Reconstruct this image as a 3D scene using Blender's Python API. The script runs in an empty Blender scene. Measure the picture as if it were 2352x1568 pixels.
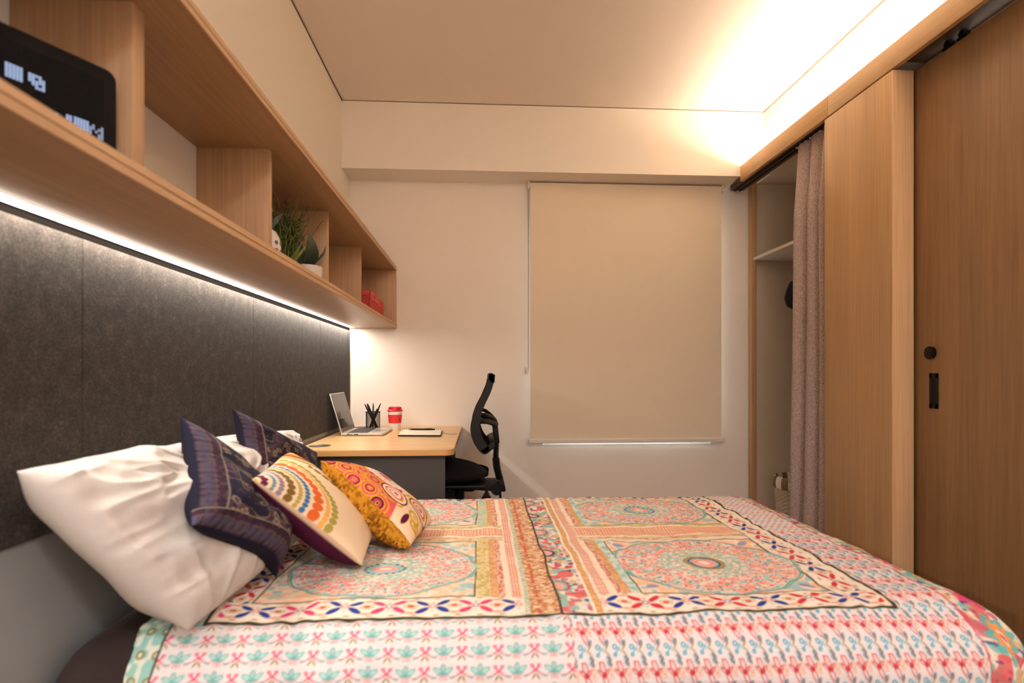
import bpy, bmesh, math, random
import numpy as np
from mathutils import Vector, Matrix, noise as mnoise
random.seed(7); rng = np.random.default_rng(7)
PI = math.pi
SC = bpy.context.scene
COL = SC.collection

# ---------------------------------------------------------------- camera, world, exposure
cam_d = bpy.data.cameras.new('camera'); cam = bpy.data.objects.new('camera', cam_d); COL.objects.link(cam)
FPX = 1267.0
cam_d.sensor_width = 36.0; cam_d.lens = FPX / 2352 * 36.0
cam_d.shift_y = 78.0 / 2352; cam_d.clip_start = 0.02
cam.location = (0, 0, 1.04); cam.rotation_euler = (PI / 2, 0, -math.atan(73 / 1267))
cam_d.dof.use_dof = True; cam_d.dof.focus_distance = 3.0; cam_d.dof.aperture_fstop = 2.8
SC.camera = cam
SC.view_settings.view_transform = 'Standard'; SC.view_settings.look = 'None'
SC.view_settings.gamma = 1.0; SC.view_settings.use_curve_mapping = False
SC.view_settings.exposure = 0.0
SC.cycles.max_bounces = 10; SC.cycles.diffuse_bounces = 6
SC.cycles.use_denoising = True

world = bpy.data.worlds.new('world'); SC.world = world; world.use_nodes = True
world.node_tree.nodes['Background'].inputs[0].default_value = (0.75, 0.86, 1.0, 1)
world.node_tree.nodes['Background'].inputs[1].default_value = 9.0

COVE = 106.0        # warm strip in the trough on top of the joinery
SHELFLED = 74.0    # neutral strip under the bookshelf
WARM = (1.0, 0.83, 0.64); NEUTRAL = (1.0, 0.89, 0.78)
REAR_W = 38.0      # added unseen uplight at the rear wall, watts
FILL_W = 38.0      # added cool fill behind the camera, watts

# ---------------------------------------------------------------- materials
def lin(c):
    c = np.asarray(c, float)
    if c.max() > 1.5: c = c / 255.0
    return np.where(c <= 0.04045, c / 12.92, ((c + 0.055) / 1.055) ** 2.4)
def L4(c): return tuple(float(x) for x in lin(c)) + (1.0,)

def newmat(name, col=(200, 200, 200), rough=0.5, metal=0.0, spec=0.5):
    m = bpy.data.materials.new(name); m.use_nodes = True
    b = m.node_tree.nodes['Principled BSDF']
    b.inputs['Base Color'].default_value = L4(col); b.inputs['Roughness'].default_value = rough
    b.inputs['Metallic'].default_value = metal; b.inputs['Specular IOR Level'].default_value = spec
    return m
def N(m, t, **kw):
    n = m.node_tree.nodes.new(t)
    for k, v in kw.items(): setattr(n, k, v)
    return n
def LK(m, a, b): m.node_tree.links.new(a, b)
def bsdf(m): return m.node_tree.nodes['Principled BSDF']
def add_bump(m, height, strength=0.2, dist=0.002):
    b = N(m, 'ShaderNodeBump'); b.inputs['Strength'].default_value = strength; b.inputs['Distance'].default_value = dist
    LK(m, height, b.inputs['Height']); LK(m, b.outputs[0], bsdf(m).inputs['Normal'])
def mapped(m, scale, coord='Object'):
    tc = N(m, 'ShaderNodeTexCoord'); mp = N(m, 'ShaderNodeMapping')
    mp.inputs['Scale'].default_value = scale
    LK(m, tc.outputs[coord], mp.inputs['Vector']); return mp.outputs[0]
def noise_tex(m, vec, scale=5, detail=3, rough=0.5):
    n = N(m, 'ShaderNodeTexNoise'); n.inputs['Scale'].default_value = scale
    n.inputs['Detail'].default_value = detail; n.inputs['Roughness'].default_value = rough
    LK(m, vec, n.inputs['Vector']); return n.outputs['Fac']
def ramp(m, fac, stops):
    r = N(m, 'ShaderNodeValToRGB'); e = r.color_ramp.elements
    while len(e) < len(stops): e.new(0.5)
    for el, (p, c) in zip(e, stops): el.position = p; el.color = L4(c)
    LK(m, fac, r.inputs[0]); return r.outputs[0]

def wood(name, base, dark, light, grain='Z', dens=60, rough=0.45, amt=1.0):
    m = newmat(name, base, rough, spec=0.35)
    s = {'Z': (dens, dens, 1.2), 'Y': (dens, 1.2, dens), 'X': (1.2, dens, dens)}[grain]
    s2 = {'Z': (9, 9, 0.5), 'Y': (9, 0.5, 9), 'X': (0.5, 9, 9)}[grain]
    f = noise_tex(m, mapped(m, s), 2.2, 4, 0.65)
    c1 = ramp(m, f, [(0.30, dark), (0.52, base), (0.72, light)])
    g = noise_tex(m, mapped(m, s2), 1.3, 3)
    c2 = ramp(m, g, [(0.3, tuple(x * 0.86 for x in base)), (0.7, tuple(min(255, x * 1.06) for x in base))])
    mx = N(m, 'ShaderNodeMix', data_type='RGBA', blend_type='MIX'); mx.inputs['Factor'].default_value = 0.4
    LK(m, c1, mx.inputs['A']); LK(m, c2, mx.inputs['B']); LK(m, mx.outputs['Result'], bsdf(m).inputs['Base Color'])
    add_bump(m, f, 0.08, 0.001)
    return m

M = {}
def paint(name, col, rough=0.7):
    m = newmat(name, col, rough, spec=0.25); f = noise_tex(m, mapped(m, (1, 1, 1)), 220, 2)
    add_bump(m, f, 0.04, 0.0006); return m
M['wall'] = paint('wall_paint', (240, 232, 222))
M['wall_side'] = paint('side_wall_paint', (238, 230, 216))
M['ceiling'] = paint('ceiling_paint', (242, 232, 222), 0.8)
M['floor'] = wood('floor_planks', (150, 118, 88), (120, 92, 68), (170, 138, 106), 'Y', 20)
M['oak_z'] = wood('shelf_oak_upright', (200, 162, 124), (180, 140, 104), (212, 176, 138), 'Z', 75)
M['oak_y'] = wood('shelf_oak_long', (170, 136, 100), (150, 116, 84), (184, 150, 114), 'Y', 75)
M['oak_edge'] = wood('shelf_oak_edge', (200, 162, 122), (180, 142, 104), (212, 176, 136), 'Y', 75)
M['ward_z'] = wood('wardrobe_veneer', (188, 150, 106), (166, 128, 86), (200, 164, 120), 'Z', 90)
M['ward_y'] = wood('wardrobe_veneer_long', (198, 160, 112), (180, 142, 94), (210, 174, 126), 'Y', 90)
M['edge_z'] = wood('end_board_veneer', (220, 182, 140), (196, 156, 116), (232, 196, 156), 'Z', 80)
M['door'] = wood('door_veneer', (154, 120, 84), (130, 98, 64), (168, 134, 98), 'Z', 28, 0.4)
M['desk'] = wood('desk_laminate', (222, 182, 124), (208, 166, 108), (230, 194, 138), 'X', 14, 0.3)
M['desk_edge'] = wood('desk_edge_band', (206, 158, 98), (190, 142, 84), (216, 170, 110), 'X', 14, 0.4)
M['black'] = newmat('black_plastic', (20, 18, 17), 0.5, spec=0.3)
M['blacksoft'] = newmat('black_fabric', (22, 20, 19), 0.9, spec=0.2)
f_ = noise_tex(M['blacksoft'], mapped(M['blacksoft'], (1, 1, 1)), 900, 2); add_bump(M['blacksoft'], f_, 0.3, 0.001)
M['charcoal'] = newmat('charcoal_board', (58, 54, 52), 0.6)
M['metal'] = newmat('brushed_metal', (190, 188, 186), 0.3, 1.0)
M['darkmetal'] = newmat('dark_metal', (34, 32, 30), 0.35, 0.6)
M['white'] = newmat('white_laminate', (216, 208, 196), 0.55)
M['interior'] = newmat('wardrobe_interior_laminate', (214, 202, 184), 0.6)
M['rail'] = newmat('blind_rail', (222, 214, 206), 0.35)
M['track'] = newmat('curtain_track_dark', (92, 74, 58), 0.5, 0.3)
M['glass'] = newmat('window_glass', (235, 240, 242), 0.05); bsdf(M['glass']).inputs['Transmission Weight'].default_value = 1.0

def felt():
    m = newmat('grey_felt', (70, 64, 60), 0.95, spec=0.1)
    v = mapped(m, (1, 1, 1)); f = noise_tex(m, v, 260, 5, 0.75); g = noise_tex(m, v, 30, 4, 0.6)
    mx = N(m, 'ShaderNodeMath', operation='MULTIPLY_ADD'); mx.inputs[1].default_value = 0.75
    LK(m, f, mx.inputs[0]); m2 = N(m, 'ShaderNodeMath', operation='MULTIPLY'); m2.inputs[1].default_value = 0.25
    LK(m, g, m2.inputs[0]); LK(m, m2.outputs[0], mx.inputs[2])
    c = ramp(m, mx.outputs[0], [(0.3, (26, 23, 21)), (0.5, (52, 46, 41)), (0.68, (92, 82, 74))])
    LK(m, c, bsdf(m).inputs['Base Color']); add_bump(m, f, 0.4, 0.0015)
    bsdf(m).inputs['Sheen Weight'].default_value = 0.05
    return m
M['felt'] = felt()
def weave(name, c1, c2, scale=900, bump=0.25, stretch=(1, 1, 1), rough=0.85):
    m = newmat(name, c1, rough, spec=0.15)
    f = noise_tex(m, mapped(m, stretch), scale, 3, 0.7)
    LK(m, ramp(m, f, [(0.32, c2), (0.6, c1)]), bsdf(m).inputs['Base Color']); add_bump(m, f, bump, 0.001)
    return m
M['blind'] = weave('blind_fabric', (236, 222, 200), (226, 212, 190), 120, 0.06, (1, 1, 8))
M['curtain'] = weave('curtain_linen', (194, 176, 168), (136, 118, 112), 260, 0.3, (1, 1, 0.6))
M['sheet'] = weave('dark_sheet', (58, 46, 44), (50, 40, 38), 500, 0.1)
M['pillow'] = weave('white_cotton', (206, 200, 194), (198, 192, 186), 500, 0.08)
M['navycloth'] = newmat('navy_cloth', (20, 22, 34), 0.9)
M['greycloth'] = newmat('grey_cloth', (150, 138, 120), 0.9)
M['wicker'] = newmat('white_wicker', (196, 180, 158), 0.7)
M['red'] = newmat('red_plastic', (206, 62, 50), 0.45)
M['redlid'] = newmat('red_lid', (200, 26, 46), 0.35)
M['redsleeve'] = newmat('red_sleeve', (222, 50, 48), 0.6)
M['ceramic'] = newmat('white_ceramic', (232, 222, 210), 0.2)
M['cupwhite'] = newmat('cup_white', (240, 232, 222), 0.4)
M['dots'] = newmat('grey_dots', (110, 100, 104), 0.5)
M['soil'] = newmat('soil', (40, 30, 22), 0.95)
M['alu'] = newmat('laptop_aluminium', (206, 196, 188), 0.35, 0.6)
M['keys'] = newmat('laptop_keys', (60, 56, 56), 0.5)
M['screen'] = newmat('laptop_screen', (16, 14, 14), 0.12)
M['paper'] = newmat('paper', (236, 226, 206), 0.8)
M['grommet'] = newmat('grey_grommet', (96, 84, 76), 0.4, 0.3)
def leafmat(name, c1, c2, sc=(1, 1, 1), s=60):
    m = newmat(name, c1, 0.45); f = noise_tex(m, mapped(m, sc), s, 2)
    LK(m, ramp(m, f, [(0.35, c2), (0.62, c1)]), bsdf(m).inputs['Base Color']); return m
M['leaf'] = leafmat('dark_leaf', (20, 48, 18), (12, 32, 12), (1, 1, 6), 40)
M['curl'] = leafmat('curly_stem_green', (74, 92, 34), (44, 62, 22), s=40)
M['curl_light'] = leafmat('curly_stem_light', (128, 132, 52), (92, 102, 36), s=40)
M['bluegreen'] = leafmat('bluegreen_leaf', (38, 62, 58), (24, 44, 40))
def emit(name, col, st):
    m = bpy.data.materials.new(name); m.use_nodes = True; nt = m.node_tree
    nt.nodes.remove(nt.nodes['Principled BSDF']); e = nt.nodes.new('ShaderNodeEmission')
    e.inputs[0].default_value = (*col, 1); e.inputs[1].default_value = st
    nt.links.new(e.outputs[0], nt.nodes['Material Output'].inputs[0]); return m
M['cove'] = emit('cove_led', WARM, COVE)
M['shelfled'] = emit('shelf_led', NEUTRAL, SHELFLED)
M['pix'] = emit('led_pixels', (0.55, 0.68, 1.0), 0.95)
M['pixdim'] = emit('led_pixels_dim', (0.62, 0.66, 0.9), 0.7)
def vcmat(name, rough=0.9, bump_scale=700, bump=0.15, spec=0.15):
    m = newmat(name, (200, 200, 200), rough, spec=spec)
    a = N(m, 'ShaderNodeVertexColor', layer_name='print'); LK(m, a.outputs[0], bsdf(m).inputs['Base Color'])
    f = noise_tex(m, mapped(m, (1, 1, 1)), bump_scale, 2); add_bump(m, f, bump, 0.001); return m
M['spread'] = vcmat('printed_bedspread'); M['cushion'] = vcmat('printed_cushion')

# ---------------------------------------------------------------- helpers
ORG = {}
def tag(o, label=None, cat=None, group=None, kind=None):
    if label: o['label'] = label
    if cat: o['category'] = cat
    if group: o['group'] = group
    if kind: o['kind'] = kind
    return o
def thing(name, loc, label, cat, group=None):
    o = bpy.data.objects.new(name, None); COL.objects.link(o); o.location = loc; o.empty_display_size = 0.05
    ORG[o.name] = Vector(loc); tag(o, label, cat, group); return o
def smooth_mesh(me, ang=0.6):
    for p in me.polygons: p.use_smooth = True
    try: me.set_sharp_from_angle(angle=ang)
    except Exception: pass
def obj(name, bm, mat, parent=None, loc=None, smooth=True, ang=0.6):
    """bm is in world coordinates; the mesh is re-based on the thing's origin (or on loc when top-level)"""
    base = ORG[parent.name] if parent else Vector(loc or (0, 0, 0))
    me = bpy.data.meshes.new(name)
    if isinstance(bm, bmesh.types.BMesh):
        bmesh.ops.recalc_face_normals(bm, faces=bm.faces)
        bmesh.ops.translate(bm, verts=bm.verts, vec=-base); bm.to_mesh(me); bm.free()
    else:
        vs, fs = bm; me.from_pydata([tuple(Vector(v) - base) for v in vs], [], fs)
    if smooth: smooth_mesh(me, ang)
    mats = mat if isinstance(mat, (list, tuple)) else [mat]
    for m_ in mats: me.materials.append(m_)
    o = bpy.data.objects.new(name, me); COL.objects.link(o)
    if parent: o.parent = parent
    else: o.location = base
    ORG[o.name] = base
    return o
def bx(bm, a, b, bev=0.0, seg=2, rot=None, piv=None):
    x0, y0, z0 = a; x1, y1, z1 = b
    r = bmesh.ops.create_cube(bm, size=1.0); vs = r['verts']
    bmesh.ops.scale(bm, vec=(abs(x1 - x0), abs(y1 - y0), abs(z1 - z0)), verts=vs)
    bmesh.ops.translate(bm, vec=((x0 + x1) / 2, (y0 + y1) / 2, (z0 + z1) / 2), verts=vs)
    if bev:
        es = list({e for v in vs for e in v.link_edges})
        r = bmesh.ops.bevel(bm, geom=es, offset=bev, segments=seg, profile=0.5, affect='EDGES')
        vs = list({v for f in r['faces'] for v in f.verts} | {v for v in vs if v.is_valid})
    if rot is not None: bmesh.ops.rotate(bm, verts=vs, cent=piv or (0, 0, 0), matrix=rot)
    return vs
def box(a, b, bev=0.0, **k):
    bm = bmesh.new(); bx(bm, a, b, bev, **k); return bm
def cyl(bm, p, q, r0, r1=None, seg=24, cap=True):
    p = Vector(p); q = Vector(q); d = q - p; r1 = r0 if r1 is None else r1
    mt = Matrix.Translation((p + q) / 2) @ d.to_track_quat('Z', 'Y').to_matrix().to_4x4()
    return bmesh.ops.create_cone(bm, cap_ends=cap, segments=seg, radius1=r0, radius2=r1, depth=d.length, matrix=mt)['verts']
def lathe(bm, c, prof, seg=40, fn=None):
    rings = []
    for k, (r, z) in enumerate(prof):
        ring = []
        for i in range(seg):
            t = 2 * PI * i / seg; rr = r if fn is None else fn(r, z, t, k)
            ring.append(bm.verts.new((c[0] + rr * math.cos(t), c[1] + rr * math.sin(t), c[2] + z)))
        rings.append(ring)
    for a, b in zip(rings, rings[1:]):
        for i in range(seg): bm.faces.new((a[i], a[(i + 1) % seg], b[(i + 1) % seg], b[i]))
    return rings
def tube(bm, pts, rad, seg=8, closed=False):
    pts = [Vector(p) for p in pts]; n = len(pts); rings = []; up = Vector((0.13, 0.21, 0.97)).normalized()
    for i, p in enumerate(pts):
        a = pts[(i - 1) % n] if (i or closed) else p; b = pts[(i + 1) % n] if (i < n - 1 or closed) else p
        t = (b - a).normalized(); s = t.cross(up)
        if s.length < 1e-4: s = t.cross(Vector((1, 0, 0)))
        s.normalize(); u = s.cross(t).normalized(); r = rad[i] if isinstance(rad, (list, tuple)) else rad
        rings.append([bm.verts.new(p + (s * math.cos(2 * PI * k / seg) + u * math.sin(2 * PI * k / seg)) * r) for k in range(seg)])
    m_ = n if closed else n - 1
    for i in range(m_):
        a, b = rings[i], rings[(i + 1) % n]
        for k in range(seg): bm.faces.new((a[k], a[(k + 1) % seg], b[(k + 1) % seg], b[k]))
    if not closed:
        bm.faces.new(rings[0][::-1]); bm.faces.new(rings[-1])
def prism(bm, poly, y0, y1, bev=0.0):
    """poly in (x, z), extruded along y"""
    a = [bm.verts.new((x, y0, z)) for x, z in poly]; b = [bm.verts.new((x, y1, z)) for x, z in poly]; n = len(poly)
    f0 = bm.faces.new(a); f1 = bm.faces.new(b[::-1])
    for i in range(n): bm.faces.new((a[i], b[i], b[(i + 1) % n], a[(i + 1) % n]))
    if bev:
        es = list(set(f0.edges) | set(f1.edges)); bmesh.ops.bevel(bm, geom=es, offset=bev, segments=2, profile=0.5, affect='EDGES')
def catmull(pts, n=8):
    P = [pts[0]] + list(pts) + [pts[-1]]; out = []
    for i in range(1, len(P) - 2):
        for k in range(n):
            t = k / n; p0, p1, p2, p3 = (np.array(P[j], float) for j in (i - 1, i, i + 1, i + 2))
            out.append(tuple(0.5 * (2 * p1 + (p2 - p0) * t + (2 * p0 - 5 * p1 + 4 * p2 - p3) * t * t + (3 * p1 - p0 - 3 * p2 + p3) * t ** 3)))
    out.append(tuple(pts[-1])); return out
def vn(x, y, seed=0):
    """smooth value noise in -1..1, numpy"""
    x = np.asarray(x, float) + 137.3 * seed + 1000; y = np.asarray(y, float) + 71.7 * seed + 1000
    xi = np.floor(x).astype(np.int64); yi = np.floor(y).astype(np.int64); fx = x - xi; fy = y - yi
    fx = fx * fx * (3 - 2 * fx); fy = fy * fy * (3 - 2 * fy)
    def h(a, b):
        n = (a * 374761393 + b * 668265263 + seed * 1013904223) & 0x7fffffff
        n = ((n ^ (n >> 13)) * 1274126177) & 0x7fffffff
        return ((n ^ (n >> 16)) & 0xffff) / 32767.5 - 1
    return (h(xi, yi) * (1 - fx) + h(xi + 1, yi) * fx) * (1 - fy) + (h(xi, yi + 1) * (1 - fx) + h(xi + 1, yi + 1) * fx) * fy
def grid_obj(name, P, mat, parent=None, loc=None, colors=None, faces_keep=None, closed_u=False):
    """P: (nu, nv, 3) numpy world coordinates"""
    nu, nv = P.shape[:2]; base = ORG[parent.name] if parent else Vector(loc or (0, 0, 0))
    idx = np.arange(nu * nv).reshape(nu, nv)
    q = np.stack([idx[:-1, :-1], idx[1:, :-1], idx[1:, 1:], idx[:-1, 1:]], -1).reshape(-1, 4)
    return raw_obj(name, P.reshape(-1, 3), q, mat, parent, base, None if colors is None else colors.reshape(-1, 3))
def raw_obj(name, V, Q, mat, parent, base, colors=None):
    me = bpy.data.meshes.new(name); nq = len(Q)
    me.vertices.add(len(V)); me.vertices.foreach_set('co', (V - np.array(base)).astype(np.float32).ravel())
    me.loops.add(nq * 4); me.loops.foreach_set('vertex_index', Q.astype(np.int32).ravel())
    me.polygons.add(nq); me.polygons.foreach_set('loop_start', (np.arange(nq) * 4).astype(np.int32))
    me.update(calc_edges=True)
    me.polygons.foreach_set('use_smooth', np.ones(nq, bool))
    if colors is not None:
        at = me.color_attributes.new('print', 'FLOAT_COLOR', 'POINT')
        c4 = np.concatenate([colors, np.ones((len(colors), 1))], 1).astype(np.float32)
        at.data.foreach_set('color', c4.ravel())
    me.materials.append(mat); me.validate()
    o = bpy.data.objects.new(name, me); COL.objects.link(o)
    if parent: o.parent = parent
    else: o.location = base
    ORG[o.name] = Vector(base)
    return o
def struct(name, bm, mat, **k):
    o = obj(name, bm, mat, **k); o['kind'] = 'structure'; return o

# ---------------------------------------------------------------- room dimensions (metres, camera at x=0 y=0)
WL, WB, WBACK, CEIL = -0.79, 3.40, -1.70, 2.612
DX = 1.64            # plane of the entry door
BULK = 1.689         # wall above the joinery
struct('floor', box((WL - 0.2, WBACK - 0.2, -0.1), (2.6, WB + 0.3, 0.0)), M['floor'])
struct('ceiling', box((WL - 0.2, WBACK - 0.2, CEIL), (2.6, WB + 0.3, CEIL + 0.1)), M['ceiling'])
struct('wall_left', box((WL - 0.15, WBACK - 0.1, 0), (WL, WB + 0.2, CEIL)), M['wall_side'])
WX0, WX1, WZ0, WZ1 = 0.385, 1.45, 0.6125, 2.05
bm = bmesh.new()
bx(bm, (WL, WB, 0), (WX0, WB + 0.16, CEIL)); bx(bm, (WX1, WB, 0), (2.6, WB + 0.16, CEIL))
bx(bm, (WX0, WB, 0), (WX1, WB + 0.16, WZ0)); bx(bm, (WX0, WB, WZ1), (WX1, WB + 0.16, CEIL))
struct('wall_back', bm, M['wall'])
struct('wall_rear', box((WL, WBACK - 0.12, 0), (2.6, WBACK, CEIL)), M['wall'])
bm = bmesh.new()
bx(bm, (BULK, WBACK, 2.2515), (BULK + 0.12, WB, CEIL))            # bulkhead wall above joinery
bx(bm, (DX + 0.01, WBACK, 0), (DX + 0.13, 0.98, 2.31))
bx(bm, (DX + 0.05, 0.98, 2.19), (DX + 0.13, 2.0, 2.31)); bx(bm, (2.27, 2.0, 0), (2.4, WB, CEIL)); bx(bm, (1.70, 1.93, 0), (2.4, 1.998, CEIL))
struct('wall_right', bm, M['wall_side'])
struct('trim_3', box((WL - 0.001, WBACK, 0.0), (WL + 0.0012, WB, 0.752)), paint('grey_lower_wall', (150, 153, 152)))
# beam across the window wall
bm = bmesh.new(); bx(bm, (WL, 3.20, 2.225), (1.545, WB, CEIL)); bx(bm, (1.545, 3.20, 2.257), (BULK, WB, CEIL))
struct('trim_1', bm, M['wall'])
gapm = newmat('shadow_gap', (120, 98, 80), 0.9)
struct('trim_4', box((WL, WBACK, CEIL - 0.005), (WL + 0.005, 3.20, CEIL)), gapm)
struct('trim_5', box((BULK - 0.004, WBACK, CEIL - 0.005), (BULK, 3.20, CEIL)), gapm)
struct('trim_6', box((WL, 3.197, CEIL - 0.003), (BULK, 3.20, CEIL)), gapm)
# window behind the blind
w = struct('window_1', box((WX0, WB + 0.10, WZ0), (WX1, WB + 0.105, WZ1)), M['glass'])
bm = bmesh.new()
for a, b in (((WX0, WZ0), (WX1, WZ0 + 0.05)), ((WX0, WZ1 - 0.05), (WX1, WZ1)), ((WX0, WZ0), (WX0 + 0.05, WZ1)), ((WX1 - 0.05, WZ0), (WX1, WZ1)), ((0.9, WZ0), (0.94, WZ1))):
    bx(bm, (a[0], WB + 0.085, a[1]), (b[0], WB + 0.125, b[1]), 0.003)
fr = obj('window_frame', bm, M['rail'], w)
obj('window_sill', box((WX0, WB + 0.002, WZ0 - 0.012), (WX1, WB + 0.085, WZ0 + 0.0005)), M['white'], w)

# ---------------------------------------------------------------- joinery: wardrobe with fascia and cove
wd = thing('wardrobe', (1.95, 2.7, 0), 'built-in light wood wardrobe with white interior, open behind a curtain beside the window wall', 'wardrobe')
FX = 1.545; FZ0, FZ1 = 2.193, 2.285
obj('fascia', box((FX, 2.372, FZ0), (FX + 0.02, 3.20, FZ1), 0.0008), M['ward_y'], wd)
obj('track_soffit', box((FX + 0.02, -1.2, 2.226), (DX + 0.05, 1.998, 2.2395)), M['track'], wd)
obj('fascia', box((FX, -1.2, FZ0), (FX + 0.02, 2.3705, FZ1), 0.0008), M['ward_y'], wd)
obj('trough_shelf', box((FX + 0.02, -1.2, 2.24), (1.73, 3.20, 2.2512)), M['white'], wd)
obj('light_strip', box((1.592, 1.25, 2.252), (1.610, 3.16, 2.2745)), M['cove'], wd)
obj('end_panel', box((FX, 1.99, 0), (DX - 0.012, 2.395, FZ0 - 0.006), 0.0012), M['ward_z'], wd)
obj('end_board', box((FX, 1.985, 0), (DX - 0.012, 1.9899, FZ0 - 0.006), 0.0008), M['edge_z'], wd)
obj('jamb', box((1.689, 3.345, 0), (1.721, 3.385, 2.24), 0.001), M['ward_z'], wd)
obj('header_rail', box((1.689, 2.40, 2.236), (1.712, 3.385, 2.2395), 0.001), M['ward_y'], wd)
bm = bmesh.new(); bx(bm, (1.712, 3.37, 0), (2.26, 3.386, 2.24)); obj('side_panel', bm, M['interior'], wd)
obj('side_panel', box((1.689, 2.0, 0), (2.26, 2.016, 2.24)), M['interior'], wd)
obj('back_panel', box((2.245, 2.0, 0), (2.26, 3.386, 2.24)), M['interior'], wd)
obj('top_panel', box((1.731, 2.0, 2.24), (2.26, 3.386, 2.256)), M['interior'], wd)
obj('floor_panel', box((1.712, 2.02, 0), (2.245, 3.37, 0.05)), M['interior'], wd)
obj('shelf', box((1.700, 2.02, 1.757), (2.245, 3.37, 1.775), 0.001), M['white'], wd)
bm = bmesh.new(); cyl(bm, (1.97, 2.02, 1.68), (1.97, 3.37, 1.68), 0.0125); obj('hanging_rail', bm, M['metal'], wd)
bm = bmesh.new(); bx(bm, (1.575, 2.40, 2.205), (1.66, 3.39, 2.238)); obj('curtain_track', bm, M['track'], wd)
bm = bmesh.new()
for xx in (1.597, 1.628): bx(bm, (xx, 2.40, 2.197), (xx + 0.006, 3.385, 2.206))
obj('track_rail', bm, M['darkmetal'], wd)
# filling strip of wall beside the window up to the jamb
struct('trim_2', box((1.50, WB - 0.0005, 0), (1.689, WB + 0.001, 2.225)), M['wall'])

# ---------------------------------------------------------------- entry door
d = struct('door_1', box((DX, 1.02, 0.008), (DX + 0.04, 1.998, 2.188), 0.0015), M['door'])
bm = bmesh.new(); cyl(bm, (DX - 0.009, 1.918, 1.122), (DX + 0.001, 1.918, 1.122), 0.0235, seg=40)
cyl(bm, (DX - 0.013, 1.918, 1.122), (DX - 0.008, 1.918, 1.122), 0.018, 0.019, seg=40)
es = [e for e in bm.edges if e.calc_length() < 0.005]
lk = obj('lock_cylinder', bm, M['darkmetal'], d)
bm = bmesh.new(); bx(bm, (DX - 0.0145, 1.910, 1.119), (DX - 0.0125, 1.926, 1.125)); obj('thumb_slot', bm, M['black'], lk)
bm = bmesh.new(); hy0, hy1, hz0, hz1 = 1.886, 1.924, 0.920, 1.048
for a, b in (((hy0, hz0), (hy1, hz0 + 0.016)), ((hy0, hz1 - 0.016), (hy1, hz1)), ((hy0, hz0), (hy0 + 0.011, hz1)), ((hy1 - 0.011, hz0), (hy1, hz1))):
    bx(bm, (DX - 0.0025, a[0], a[1]), (DX + 0.001, b[0], b[1]))
hd = obj('flush_handle', bm, M['darkmetal'], d)
obj('handle_recess', box((DX - 0.0012, hy0 + 0.011, hz0 + 0.016), (DX + 0.0005, hy1 - 0.011, hz1 - 0.016)), newmat('recess_black', (8, 7, 6), 0.9), hd)
bm = bmesh.new(); bx(bm, (DX - 0.03, 0.9, 2.225), (DX + 0.045, 1.998, 2.239)); obj('door_track', bm, M['track'], d)
bm = bmesh.new()
for yy in (1.80, 1.86): bx(bm, (DX + 0.008, yy - 0.02, 2.188), (DX + 0.03, yy + 0.02, 2.206), 0.002); cyl(bm, (DX + 0.006, yy, 2.212), (DX + 0.03, yy, 2.212), 0.012, seg=16)
obj('door_hanger', bm, M['darkmetal'], d)

# ---------------------------------------------------------------- felt board on the left wall
fb = thing('felt_board', (-0.782, 1.5, 0.755), 'dark grey felt pinboard covering the wall under the long shelf', 'pinboard')
seams = [-1.30, -0.48, 0.33, 1.135, 1.955, 2.755, 3.372]
for a, b in zip(seams, seams[1:]):
    obj('felt_panel', box((WL + 0.001, a + 0.0003, 0.752), (-0.783, b - 0.0003, 1.309), 0.0012, seg=1), M['felt'], fb)

obj('shadow_strip', box((WL + 0.0005, -1.3, 1.306), (WL + 0.0035, 3.372, 1.3265)), newmat('shadow_black', (14, 12, 11), 0.9, spec=0.0), fb)  # near-black strip, paints the band of shade between light strip and felt

# ---------------------------------------------------------------- long wall shelf
sh = thing('wall_shelf', (-0.65, 1.8, 1.327), 'long open light oak wall shelf with dividers, lit from below', 'shelf')
SX, Z0, Z1 = -0.509, 1.327, 1.702; SY0, SY1 = -1.60, 3.398
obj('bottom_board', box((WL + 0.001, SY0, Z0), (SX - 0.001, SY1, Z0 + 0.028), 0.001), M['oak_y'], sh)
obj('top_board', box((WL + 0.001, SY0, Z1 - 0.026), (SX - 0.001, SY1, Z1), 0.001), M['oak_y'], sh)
for zz in (Z0, Z0 + 0.0145, Z1 - 0.026, Z1 - 0.0125):
    t = 0.0135 if zz < 1.5 else 0.0125
    obj('edge_strip', box((SX - 0.001, SY0, zz + 0.0004), (SX + 0.002, SY1, zz + t - 0.0004), 0.0006, seg=1), M['oak_edge'], sh)
for k, yy in enumerate((1.007, 1.603, 2.192, 2.783)):
    t = 0.034 if k == 0 else 0.018
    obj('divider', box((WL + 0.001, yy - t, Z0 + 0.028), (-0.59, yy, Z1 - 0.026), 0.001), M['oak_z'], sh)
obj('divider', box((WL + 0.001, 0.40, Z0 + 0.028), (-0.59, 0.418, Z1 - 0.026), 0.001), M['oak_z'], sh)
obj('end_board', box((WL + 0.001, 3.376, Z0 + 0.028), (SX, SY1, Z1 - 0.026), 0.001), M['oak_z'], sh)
obj('light_strip', ([(-0.781, -1.55, Z0 - 0.0012), (-0.754, -1.55, Z0 - 0.0012), (-0.754, 3.36, Z0 - 0.0012), (-0.781, 3.36, Z0 - 0.0012)], [(3, 2, 1, 0)]), M['shelfled'], sh, smooth=False)
obj('light_profile', box((-0.788, -1.56, Z0 - 0.001), (-0.752, 3.37, Z0 - 0.0002)), M['metal'], sh)

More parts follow.
